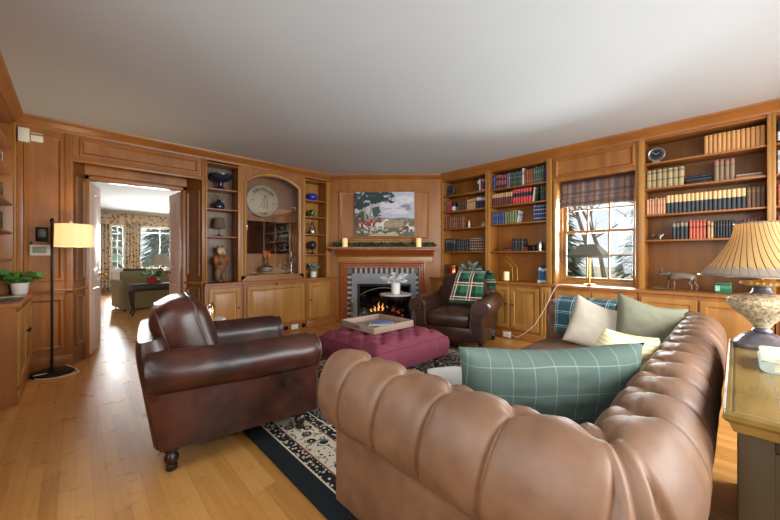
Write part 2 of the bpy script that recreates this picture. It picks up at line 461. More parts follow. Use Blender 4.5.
def window(w, name, x0, x1, z0, z1, y, cols, rows_top, rows_bot, zmid, matf, sill=True, sash_w=.045):
    """double-hung window: frame, two sashes with muntins, panes"""
    root = wstruct(w, name)
    f = MB(); fw = .04
    for a, b, c, d in ((x0-fw, x0, z0-fw, z1+fw), (x1, x1+fw, z0-fw, z1+fw)): f.box(a, b, y-.05, y+.06, c, d, bev=.004)
    f.box(x0, x1, y-.05, y+.06, z1, z1+fw, bev=.004); f.box(x0, x1, y-.05, y+.06, z0-fw, z0, bev=.004)
    f.build('window_frame', matf, root)
    for k, (za, zb, nr, yy) in enumerate(((z0, zmid+.02, rows_bot, y), (zmid-.02, z1, rows_top, y+.035))):
        s = MB(); sw = sash_w
        s.box(x0, x0+sw, yy-.016, yy+.016, za, zb, bev=.003); s.box(x1-sw, x1, yy-.016, yy+.016, za, zb, bev=.003)
        s.box(x0+sw, x1-sw, yy-.016, yy+.016, za, za+sw*.9, bev=.003); s.box(x0+sw, x1-sw, yy-.016, yy+.016, zb-sw*.9, zb, bev=.003)
        for i in range(1, cols):
            xx = x0+sw+(x1-x0-2*sw)*i/cols
            s.box(xx-.009, xx+.009, yy-.011, yy+.011, za+.02, zb-.02)
        for i in range(1, nr):
            zz = za+sw+(zb-za-2*sw)*i/nr
            s.box(x0+.02, x1-.02, yy-.011, yy+.011, zz-.009, zz+.009)
        so = s.build('sash', matf, root)
        MB().box(x0+.02, x1-.02, yy-.002, yy+.002, za+.02, zb-.02).build('pane', M['pane'], so)
    if sill: MB().box(x0-.08, x1+.08, y-.09, y+.03, z0-fw-.03, z0-fw+.005, bev=.008).build('window_sill', matf, root)
    return root
w1 = window('R', 'window_1', -1.665, -.835, .872, 2.13, .25, 3, 2, 2, 1.515, M['wood_light'], sash_w=.038)
m = MB()
for a, b in ((-1.72, -1.688), (-.812, -.78)): m.box(a, b, .01, .29, .82, 2.19, bev=.006)
m.build('window_casing', M['wood_light'], w1)
window('B', 'added_window_2', -4.24, -.56, .46, 2.36, .07, 8, 2, 2, 1.45, M['wood'])  # unseen window added to house the back fill light
window('N', 'added_window_3', -1.24, 2.24, .56, 2.34, .2, 8, 2, 2, 1.45, M['wood'])  # unseen, added around the near fill light

# door leaves of the doorway, both swung into the far room
M['door_pale'] = plain('door_pale', (228, 200, 180), .38, 0, .04, 5)  # pale pink-white tone on all door faces
def door_leaf(name, hinge, ang, sgn):
    root = thing(name, None, None, (hinge[0], hinge[1], 0), ang, kind='structure')
    w = .47
    m = MB().box(0, w, -.02, .02, .012, 2.085, bev=.003)
    m.build('door_panel', M['door_pale'], root)
    for side in (1, -1):
        for z0, z1 in ((.12, .80), (1.0, 1.96)):
            mm = MB(); ring(mm, .09, w-.09, z0, z1, [(0, -.02), (.012, -.027), (.025, -.021), (.05, -.025)], cap=True)
            o = mm.build('raised_panel', M['door_pale'], root)
            if side < 0: o.rotation_euler = (0, 0, PI); o.location = (w, 0, 0)
    prof = [(.026, 0), (.026, .006), (.01, .012), (.01, .035), (.024, .045), (.03, .06), (.024, .074), (.004, .078)]
    for s in (1, -1):
        MB().lathe(prof, n=14, M=Matrix.Translation((w-.05, s*.02, .955)) @ Matrix.Rotation(-s*PI/2, 4, 'X')).build('door_knob', M['brass'], root)
door_leaf('door_1', (.117, 5.36), math.atan2(.45, .10), 1)
door_leaf('door_2', (1.058, 5.36), math.atan2(.45, -.03), -1)

# ------------------------------------------------------------------ built-in cabinets, counters and bookcases
KNOB = [(.005, 0), (.005, .012), (.011, .016), (.0135, .022), (.011, .028), (.003, .031)]
def cab_door(parent, x0, x1, z0, z1, y, knob=None, mat=None, name='door'):
    mb = MB(); ring(mb, x0, x1, z0, z1, [(0, y+.004), (0, y-.016), (.004, y-.02), (.052, y-.02), (.06, y-.010), (.072, y-.008), (.10, y-.016)])
    d = mb.build(name, mat or M['wood_light'], parent, 30)
    if knob:
        MB().lathe(KNOB, n=12, M=Matrix.Translation((knob[0], y-.019, knob[1])) @ Matrix.Rotation(PI/2, 4, 'X')).build('knob', M['dark_metal'], d)
    return d
def cabinet(w, label, poly, front, x0, x1, doors, group=None, fluted=None, toe=.11):
    """poly = plan outline in wall coordinates; doors = [(x0, x1, z0, z1, knob)]"""
    root = wthing(w, 'base_cabinet', label, 'cabinet', 0, 0, 0, group=group)
    MB().prism(poly, .0, .785, 'xy').build('carcass', M['wood'], root)
    MB().box(x0, x1, front-.018, front, 0, toe, bev=.004).build('plinth', M['wood_h'], root)
    for a, b, c, d, kn in doors: cab_door(root, a, b, c, d, front, kn)
    if fluted:
        a, b = fluted; m = MB().box(a, b, front-.02, front, toe, .78, bev=.003)
        for i in range(3):
            xx = a+(b-a)*(i+.5)/3; m.tube([(xx, front-.02, .18), (xx, front-.02, .72)], .009, 8)
        m.build('pilaster', M['wood_light'], root)
    return root
cabinet('L', 'narrow wooden base cabinet under the open shelves beside the doorway', [(1.25, -.09), (1.745, -.09), (1.745, .29), (1.25, .29)], -.09, 1.25, 1.745,
        [(1.30, 1.71, .15, .745, (1.675, .46))])
cabinet('L', 'wide wooden base cabinet under the arched display niche', [(1.755, -.09), (2.755, -.09), (2.755, .29), (1.755, .29)], -.09, 1.755, 2.755,
        [(1.80, 2.715, .15, .745, (2.24, .765))])
cabinet('L', 'narrow wooden base cabinet next to the fireplace wall', [(2.765, -.09), (3.35, -.09), (3.26, .0), (3.26, .29), (2.765, .29)], -.09, 2.765, 3.34,
        [(2.80, 3.21, .15, .745, (2.835, .46))])
def counter(w, label, poly):
    return tag(place(MB().prism(poly, .785, .82, 'xy'), w, 'countertop', M['wood_h']), label, 'countertop')
def place(mb, w, name, mat, bevel=.006):
    o = mb.build(name, mat)
    o.location, o.rotation_euler = WALLS[w][0], (0, 0, WALLS[w][1])
    if bevel:
        b = o.modifiers.new('bevel', 'BEVEL'); b.width = bevel; b.segments = 2
    return o
counter('L', 'long wooden countertop under the arched niche and open shelves', [(1.25, -.112), (3.398, -.112), (3.287, 0), (3.287, .295), (1.25, .295)])
cabinet('R', 'base cabinet behind the plaid-draped armchair, nearest the fireplace', [(-3.73, -.14), (-2.70, -.14), (-2.70, .27), (-3.59, .27), (-3.59, 0)], -.14, -3.73, -2.70,
        [(-3.58, -3.16, .15, .745, (-3.2, .50)), (-3.14, -2.72, .15, .745, (-3.1, .50))])
cabinet('R', 'base cabinet with two knobbed doors between armchair and window', [(-2.69, -.14), (-1.68, -.14), (-1.68, .27), (-2.69, .27)], -.14, -2.69, -1.68,
        [(-2.665, -2.265, .15, .745, (-2.305, .50)), (-2.245, -1.845, .15, .745, (-2.205, .50))], fluted=(-1.825, -1.69))
cabinet('R', 'base cabinet under the window, behind the sofa throw', [(-1.67, -.14), (-.765, -.14), (-.765, .27), (-1.67, .27)], -.14, -1.67, -.765,
        [(-1.64, -1.23, .15, .745, (-1.27, .5)), (-1.21, -.80, .15, .745, (-1.17, .5))])
cabinet('R', 'base cabinet below the deer statue, right of the window', [(-.755, -.14), (.235, -.14), (.235, .27), (-.755, .27)], -.14, -.755, .235,
        [(-.73, -.275, .15, .745, (-.31, .5)), (-.255, .205, .15, .745, (-.22, .5))])
cabinet('R', 'base cabinet at the right edge, behind the big table lamp', [(.245, -.14), (1.2, -.14), (1.2, .27), (.245, .27)], -.14, .245, 1.2,
        [(.27, .71, .15, .745, (.67, .5)), (.73, 1.17, .15, .745, (.77, .5))])
counter('R', 'long wooden countertop running below the bookcases and window', [(-3.765, -.163), (1.2, -.163), (1.2, .275), (-3.60, .275), (-3.60, 0)])

def bookcase(w, label, x0, x1, shelves, depth=.255, ztop=2.51, zbot=.82, stile=(.02, .02), back=None, face=.018, group=None):
    root = wthing(w, 'bookcase', label, 'bookcase', 0, 0, 0, group=group)
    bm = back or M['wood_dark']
    bx('back_panel', bm, root, x0, x1, depth, depth+.02, zbot, ztop)
    bx('side_panel', M['wood'], root, x0-.012, x0, .0, depth+.02, zbot, ztop)
    bx('side_panel', M['wood'], root, x1, x1+.012, .0, depth+.02, zbot, ztop)
    bx('top_panel', M['wood_h'], root, x0, x1, 0, depth, ztop-.015, ztop)
    MB().box(x0-stile[0], x0, -face, 0, zbot, ztop+.01, bev=.004).build('stile', M['wood_light'], root)
    MB().box(x1, x1+stile[1], -face, 0, zbot, ztop+.01, bev=.004).build('stile', M['wood_light'], root)
    for z in shelves:
        MB().box(x0, x1, .004, depth, z-.02, z, bev=.004).build('shelf', M['wood_h'], root)
    return root
SH1 = [2.240, 1.962, 1.664, 1.272]; SH2 = [2.226, 1.966, 1.686, 1.266]; SH3 = [2.244, 1.957, 1.661, 1.376]
bookcase('R', 'tall built-in bookcase in the corner beside the fireplace', -3.575, -2.735, SH1, stile=(.025, .036), back=M['wood'])
bookcase('R', 'tall built-in bookcase directly left of the window', -2.66, -1.80, SH2, stile=(.036, .075), back=M['wood'])
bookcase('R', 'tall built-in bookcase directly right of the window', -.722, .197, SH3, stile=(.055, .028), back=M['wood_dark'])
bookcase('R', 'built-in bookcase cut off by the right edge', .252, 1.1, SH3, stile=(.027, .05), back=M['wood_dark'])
bookcase('L', 'narrow open display shelves between the doorway and arched niche', 1.301, 1.706, [2.138, 1.857, 1.471], ztop=2.49, stile=(.02, .045), back=M['wood_sheen'])
bookcase('L', 'narrow open display shelves between arched niche and fireplace wall', 2.79, 3.20, [2.151, 1.865, 1.57, 1.225], ztop=2.49, stile=(.035, .088), back=M['wood_light'])
SHN = [2.258, 2.007, 1.709, 1.429, 1.165]
bookcase('N', 'built-in bookcase cut off by the left edge', 3.98, 4.94, SHN, stile=(.03, .05))
root = wthing('N', 'base_cabinet', 'base cabinet with dark knobs under the potted plant', 'cabinet', 0, 0, 0)
MB().box(3.975, 4.985, -.105, .3, 0, .785).build('carcass', M['wood'], root)
MB().box(3.975, 4.985, -.12, -.105, 0, .11, bev=.004).build('plinth', M['wood_h'], root)
cab_door(root, 4.0, 4.47, .15, .745, -.105, (4.43, .52)); cab_door(root, 4.49, 4.96, .15, .745, -.105, (4.53, .52))
tag(place(MB().box(3.955, 4.985, -.135, .31, .785, .82), 'N', 'countertop', M['wood_h']), 'short wooden countertop holding the green potted plant', 'countertop')

# arched glass-fronted display niche
root = wthing('L', 'display_niche', 'arched glass-fronted wooden display niche with a round plaque inside', 'display case', 0, 0, 0)
ax0, ax1, zs, zc = 1.83, 2.655, 2.29, 2.425
def arch_pts(x0, x1, zspring, zcrown, n=24):
    w = (x1-x0)/2; h = zcrown-zspring; r = (w*w+h*h)/(2*h); cx = (x0+x1)/2; cz = zcrown-r
    a = math.asin(w/r)
    return [(cx+r*math.sin(-a+2*a*i/n), cz+r*math.cos(-a+2*a*i/n)) for i in range(n+1)]
inner = [(ax0, .90)]+arch_pts(ax0, ax1, zs, zc)+[(ax1, .90)]
outer = [(1.752, .82)]+[(1.752+(2.755-1.752)*i/24, 2.51) for i in range(25)]+[(2.755, .82)]
def strip(mb, A, B, mi=0):
    a = [mb.bm.verts.new(p) for p in A]; b = [mb.bm.verts.new(p) for p in B]
    for i in range(len(a)-1): mb.cap([a[i], a[i+1], b[i+1], b[i]], mi)
m = MB(); strip(m, [(x, -.016, z) for x, z in outer], [(x, -.016, z) for x, z in inner])
strip(m, [(x, -.016, z) for x, z in inner], [(x, .03, z) for x, z in inner])
m.box(1.752, 2.755, -.016, .03, .82, .90); m.build('face_board', M['wood'], root)
big = [(ax0-.055, .90)]+arch_pts(ax0-.055, ax1+.055, zs+.005, zc+.055)+[(ax1+.055, .90)]
m = MB(); lo = [(x, -.016, z) for x, z in big]; l2 = [((x*.7+y*.3), -.034, (z*.7+q*.3)) for (x, z), (y, q) in zip(big, inner)]
l3 = [((x*.3+y*.7), -.030, (z*.3+q*.7)) for (x, z), (y, q) in zip(big, inner)]; l4 = [(y, -.014, q) for y, q in inner]
for p, q in ((lo, l2), (l2, l3), (l3, l4)): strip(m, p, q)
m.build('arch_moulding', M['wood_light'], root)
m = MB(); m.box(ax0-.06, ax1+.06, .26, .28, .85, 2.5); m.box(ax0-.06, ax0-.045, .03, .26, .85, 2.5); m.box(ax1+.045, ax1+.06, .03, .26, .85, 2.5)
m.box(ax0-.06, ax1+.06, .03, .26, 2.45, 2.48); m.build('niche_lining', M['wood'], root)
bx('niche_shelf', M['wood_light_h'], root, ax0-.045, ax1+.045, .03, .26, .86, .90)
mid = (ax0+ax1)/2
for sx in (-1, 1):
    pts = [(x, z) for x, z in inner if (x <= mid+.001 if sx < 0 else x >= mid-.001)]
    pts = pts+[(mid, .90)] if sx < 0 else [(mid, .90)]+pts
    g = MB().prism(pts, .014, .019, 'xz').build('glass_door', M['case_glass'], root)
    MB().lathe(KNOB, n=12, M=Matrix.Translation((mid+sx*.30, .014, .945)) @ Matrix.Rotation(PI/2, 4, 'X')).build('knob', M['brass'], g)
# ------------------------------------------------------------------ fireplace
fp = wthing('D', 'fireplace', 'wood-panelled corner fireplace with long mantel and checkered brick border', 'fireplace', 0, 0, 0)
m = MB()
m.prism([(-.96, 0), (-1.0, -.235), (.94, -.235), (.94, 0)], 1.318, 1.345, 'xy'); m.box(-.94, .90, -.21, 0, 1.29, 1.318, bev=.006)
m.prism([(0, 1.18), (-.05, 1.18), (-.06, 1.20), (-.10, 1.24), (-.17, 1.275), (-.185, 1.292), (0, 1.292)], -.88, .84, 'yz')
m.build('mantel_shelf', M['wood_red'], fp)
MB().box(-.86, .82, -.03, 0, 1.07, 1.19, bev=.003).build('frieze_board', M['wood_light_h'], fp)
S = [(-.03, 0), (-.055, 0), (-.06, .03), (-.045, .045), (-.05, .07), (-.035, .085), (-.038, .11), (-.02, .12), (0, .12)]
def jamb(x0, sx):
    return [(x0+sx*d, y) for y, d in S]+[(x0, 0)]
m = MB().prism(jamb(-.80, 1), 0, 1.095, 'xy'); m.prism(jamb(.70, -1), 0, 1.095, 'xy')
m.prism([(y, 1.095-d) for y, d in S]+[(0, 1.095)], -.80, .70, 'yz'); m.build('surround_moulding', M['wood_red'], fp)
M['brick_w'] = plain('brick_white', (182, 172, 162), .8); M['brick_d'] = plain('brick_dark', (74, 66, 64), .7); M['mortar'] = plain('mortar', (120, 112, 106), .9)
m = MB().box(-.685, -.59, -.006, 0, 0, .985, mi=2).box(.50, .585, -.006, 0, 0, .985, mi=2).box(-.59, .50, -.006, 0, .88, .985, mi=2)
n = 24
for i in range(n):
    a = -.60+(1.10)*i/n
    m.box(a+.004, a+1.10/n-.004, -.02, -.004, .885, .98, bev=.002, seg=1, mi=i % 2)
for sx in (-1, 1):
    for i in range(19):
        z = .01+i*.046; xa = -.682 if sx < 0 else .505
        m.box(xa, xa+.077, -.02, -.004, z+.003, z+.043, bev=.002, seg=1, mi=i % 2)
m.build('brick_border', [M['brick_d'], M['brick_w'], M['mortar']], fp)
M['slate'] = plain('slate', (140, 142, 146), .34, 0, .1, 6)
m = MB(); m.box(-.60, -.50, -.03, -.004, 0, .88); m.box(.45, .535, -.03, -.004, 0, .88); m.box(-.50, .45, -.03, -.004, .70, .88)
m.build('slate_panel', M['slate'], fp)
ins = wthing('D', 'fireplace_insert', 'black glass-fronted gas fire burning inside the fireplace', 'fireplace insert', 0, 0, 0)
m = MB(); m.box(-.50, -.46, -.045, .30, .0, .70, bev=.004); m.box(.41, .45, -.045, .30, 0, .70, bev=.004); m.box(-.46, .41, -.045, .30, .655, .70, bev=.004)
m.box(-.46, .41, -.045, .30, .0, .09, bev=.004); m.box(-.46, .41, .28, .30, .09, .655)
m.build('firebox', M['black_metal'], ins)
MB().box(-.46, .41, -.03, -.026, .09, .655).build('fire_glass', M['fire_glass'], ins)
pts = [(-.45+.85*i/20, -.04, .50+.13*math.sin(PI*i/20)**.8) for i in range(21)]
MB().tube(pts, .011, 8).build('arch_bar', M['silver'], ins)
for z in (.03, .05, .07): MB().box(-.44, .39, -.05, -.044, z-.006, z).build('vent_slat', M['dark_metal'], ins)
M['log'] = plain('log_bark', (84, 62, 48), .9, 0, .3, 30); M['flame'] = emit('flame', (255, 176, 96), 9); M['ember'] = emit('ember', (255, 84, 44), 2.2)
for a, b, r in (((-.30, .10, .14), (.10, .14, .16), .045), ((.02, .12, .14), (.34, .16, .15), .045), ((-.22, .18, .2), (.18, .08, .25), .038), ((.10, .18, .2), (.24, .06, .24), .03)):
    q = [Vector(a).lerp(Vector(b), t/6) for t in range(7)]
    MB().tube(q, [r*(1+.12*math.sin(t*2.3)) for t in range(7)], 10).build('log', M['log'], ins)
def flame(x, y, z, h, w):
    pts = [(x+.012*math.sin(t*1.7+x*30), y, z+h*t/7) for t in range(8)]
    return MB().tube(pts, [w*v for v in (.35, .8, 1, .9, .7, .45, .22, .04)], 8)
for x, z, h, w in ((-.20, .19, .10, .014), (-.13, .2, .16, .016), (-.06, .2, .14, .016), (-.27, .17, .08, .012), (.02, .2, .10, .014), (.12, .2, .09, .013)):
    flame(x, .1, z, h, w).build('flame', M['flame'], ins)
m = MB()
for k in range(16): m.ball((rnd.uniform(-.3, .3), rnd.uniform(.04, .1), rnd.uniform(.10, .125)), .016, n=8)
for k in range(6): m.ball((rnd.uniform(.13, .24), rnd.uniform(.04, .08), rnd.uniform(.17, .25)), .018, n=8)
tag(m.build('ember_bed', M['ember'], ins), kind='stuff')
# ------------------------------------------------------------------ large furniture
M['cognac'] = leather('cognac_leather', (90, 62, 43), (124, 90, 66), .52, 3.2, .5)
M['brown_leather'] = leather('brown_leather', (22, 10, 8), (76, 38, 26), .33, 4.0, .6)
M['dark_leather'] = leather('dark_leather', (32, 18, 14), (76, 46, 34), .32, 4.5, .6)
M['piping'] = plain('leather_piping', (84, 56, 42), .35)
M['dark_wood'] = plain('dark_wood', (38, 20, 14), .3)
M['rug'] = rug_mat(1.42, 1.13)
rug = MB().box(-1.42, 1.42, -1.13, 1.13, 0, .012, bev=.004).build('area_rug', M['rug'])
rug.location = (.825+1.42, 1.165+1.13, 0)
tag(rug, 'black, cream and rust floral oriental rug on the oak floor', 'rug')

def turned_foot(mb, x, y, h, r):
    prof = [(r*.55, 0), (r*.8, .006), (r*.8, h*.22), (r*.6, h*.27), (r, h*.42), (r*1.02, h*.58), (r*.65, h*.72), (r*1.1, h*.82), (r*1.1, h)]
    return mb.lathe(prof, (x, y, 0), 16)

# --- chesterfield sofa: arms and back are one swept roll with pleats and buttons
def sofa():
    X0, X1, YB, RC, PER = -1.27, 1.27, -.475, .15, .2165
    YF = .60
    root = thing('chesterfield_sofa', 'long cognac leather button-tufted rolled-arm sofa in the foreground', 'sofa', (2.17, .655, 0))
    Ls = X1-X0-2*RC; arc = RC*PI/2; La = YF-(YB+RC)
    s_start, s_end = -(La+arc/2), Ls+arc*1.5+La
    def path(s):
        """roll centre line; s = 0 in the middle of the near corner; returns point, outward normal, tangent"""
        q = s+arc/2
        if q < 0: return Vector((X0, YB+RC-q)), Vector((-1, 0)), Vector((0, -1))
        if q < arc:
            a = PI+q/RC
            return Vector((X0+RC+RC*math.cos(a), YB+RC+RC*math.sin(a))), Vector((math.cos(a), math.sin(a))), Vector((-math.sin(a), math.cos(a)))
        q -= arc
        if q < Ls: return Vector((X0+RC+q, YB)), Vector((0, -1)), Vector((1, 0))
        q -= Ls
        if q < arc:
            a = 1.5*PI+q/RC
            return Vector((X1-RC+RC*math.cos(a), YB+RC+RC*math.sin(a))), Vector((math.cos(a), math.sin(a))), Vector((-math.sin(a), math.cos(a)))
        q -= arc
        return Vector((X1, YB+RC+q)), Vector((1, 0)), Vector((0, 1))
    # profile: outer panel, roll (ellipse), inner face
    rx, rz, zc = .130, .178, .594
    prof = []
    for i in range(10): prof.append((.024, .07+.355*i/9, 0, 'p'))
    a0 = -64
    N = 64
    for i in range(N+1):
        a = R(a0+(244-0)*i/N)   # to 180 deg
        prof.append((rx*math.cos(a), zc+rz*math.sin(a), a, 'r'))
    for i in range(1, 14): prof.append((-.135+.012*i/13, zc-.30*i/13, PI, 'i'))
    q = [0]
    for a, b in zip(prof, prof[1:]): q.append(q[-1]+math.hypot(b[0]-a[0], b[1]-a[1]))
    iu = 10; ib = min(range(len(prof)), key=lambda i: abs(prof[i][2]-R(97)) if prof[i][3] == 'r' else 9)
    qu, qb = q[iu], q[ib]
    HROW = .125
    def disp(s, k):
        kind = prof[k][3]
        if kind == 'p' and k < 8: return .0
        sc = s
        if q[k] <= qb:
            t = (qb-q[k])/(qb-qu)                       # 0 at buttons, 1 under the roll
            u = (sc-(1 if s > 0 else -1)*.075*max(0, t)**1.2)/PER if abs(s) > .02 else sc/PER
            if s_end-s < La+arc: u = (sc+.075*max(0, t))/PER
            d = abs(u-round(u))*PER
            fade = min(1, max(0, (1.02-t)*5))
            puff = .005*min(1, d/.03)**.7
            crease = -.017*math.exp(-(d/.0062)**2)*(.35+.65*min(1, max(0, t)*3.2))
            but = -.032*math.exp(-((d**2+(q[k]-qb)**2)/.027**2))-.016*math.exp(-((d**2+(q[k]-qb)**2)/.065**2))
            return (puff+crease)*fade*(.55+.45*math.sin(PI*min(1, .25+t*.75)))+but
        v = (q[k]-qb)/HROW
        dd = 1; best = 9
        a, b = s/PER+v/2, s/PER-v/2
        d1 = abs(a-round(a))*PER*.87; d2 = abs(b-round(b))*PER*.87
        d = min(d1, d2)
        r0 = round(v); sh = .5*(r0 % 2)
        uu = s/PER-sh
        br = math.hypot((uu-round(uu))*PER, (v-r0)*HROW)
        vv = min(1, max(0, v)*2); return .010*vv*(min(d/.05, 1))**.7-.009*math.exp(-(d/.009)**2)*(.4+.6*vv)-.030*math.exp(-(br/.03)**2)-.016*math.exp(-(br/.065)**2)
    ns = 960
    ss = [s_start+(s_end-s_start)*i/(ns-1) for i in range(ns)]
    nk = len(prof)
    P = []
    for k in range(nk):
        p0 = prof[max(0, k-1)]; p1 = prof[min(nk-1, k+1)]
        t = Vector((p1[0]-p0[0], p1[1]-p0[1])).normalized(); P.append(Vector((t.y, -t.x)))
    def pt(s, k, extra=0.0, roundf=0.0):
        c, nrm, tan = path(s)
        a, z = prof[k][0], prof[k][1]
        d = disp(s, k)+extra
        nn = P[k]
        # keep the concave inside of the corners from folding over
        lat = a+nn.x*d; zz = z+nn.y*d
        wr = .004*noise.noise(Vector((s*6, q[k]*7, 1)))+.0025*noise.noise(Vector((s*17, q[k]*15, 4)))
        lat += nn.x*wr; zz += nn.y*wr
        x = c+nrm*lat
        return Vector((x.x, x.y, zz))
    m = MB()
    rows = m.grid(lambda i, k: pt(ss[i], k), ns, nk)
    # rounded front ends of both arms
    for end, sg in ((0, -1), (-1, 1)):
        s = ss[end]; c, nrm, tan = path(s)
        prev = rows[end]
        for f, out in ((.96, .014), (.86, .028), (.6, .036), (.25, .04)):
            cur = []
            for k in range(nk):
                p = pt(s, k); cc = Vector((c.x, c.y, max(.10, min(p.z, zc))*(1-f)+p.z*f))
                ctr = Vector((c.x, c.y, .12+(p.z-.12)*.0+(min(p.z, zc)-.12)))
                w = ctr.lerp(p, f) if prof[k][3] != 'p' else ctr.lerp(p, 1-(1-f)*.5)
                cur.append(m.bm.verts.new((w.x+tan.x*sg*out, w.y+tan.y*sg*out, w.z)))
            for k in range(nk-1): m.cap([prev[k], prev[k+1], cur[k+1], cur[k]])
            prev = cur
        m.cap(prev)
    m.build('arms_and_back', M['cognac'], root, 0)
    for r_ in range(3):
        v = r_
        sh = .5*(r_ % 2)
        qq = qb+v*HROW
        k = min(range(nk), key=lambda i: abs(q[i]-qq))
        n0, n1 = math.ceil((s_start+.06)/PER-sh), math.floor((s_end-.06)/PER-sh)
        for i in range(n0, n1+1):
            s = (i+sh)*PER
            if abs(s) < .05 and r_ > 0: continue
            p = pt(s, k, .014)
            MB().ball(p, .0135, .0135, .010, n=12).build('button', M['cognac'], root)
    # seat: plinth, front rail, three cushions, bun feet
    MB().box(X0+.05, X1-.05, YB+.06, YF-.04, .07, .27, bev=.02).build('seat_base', M['cognac'], root)
    for i in range(3):
        a = X0+.14+(X1-X0-.28)*i/3; b = X0+.14+(X1-X0-.28)*(i+1)/3
        cushion_box(a+.003, b-.003, YB+.15, YF+.0, .265, .45, .045, .018).build('seat_cushion', M['cognac'], root)
    for x in (X0, X1):
        for y in (YB+.02, YF-.12):
            turned_foot(MB(), x, y, .07, .04).build('foot', M['dark_wood'], root)
    return root
def cushion_box(x0, x1, y0, y1, z0, z1, rad, dome, n=18, M_=None, noi=.004):
    """soft box: superellipsoid with a domed top"""
    m = MB()
    cx, cy, cz = (x0+x1)/2, (y0+y1)/2, (z0+z1)/2
    hx, hy, hz = (x1-x0)/2, (y1-y0)/2, (z1-z0)/2
    def sgnp(v, p): return math.copysign(abs(v)**p, v)
    def fn(i, j):
        ph = -PI/2+PI*i/n; th = 2*PI*j/(2*n+8)
        ez, exy = .42, .22
        cp = sgnp(math.cos(ph), ez); x = hx*cp*sgnp(math.cos(th), exy); y = hy*cp*sgnp(math.sin(th), exy); z = hz*sgnp(math.sin(ph), ez)
        r = max(0, 1-(x/hx)**2)*max(0, 1-(y/hy)**2)
        z += dome*r*(1 if z > 0 else -.3)
        d = noi*noise.noise(Vector((x*7+x0*9, y*7, z*9)))
        return Vector((cx+x*(1+d), cy+y*(1+d), cz+z+d*2))
    rows = m.grid(fn, n+1, 2*n+8, cv=True)
    bmesh.ops.remove_doubles(m.bm, verts=m.bm.verts[:], dist=1e-5)
    if M_ is not None: bmesh.ops.transform(m.bm, matrix=M_, verts=m.bm.verts[:])
    return m
SOFA = sofa()

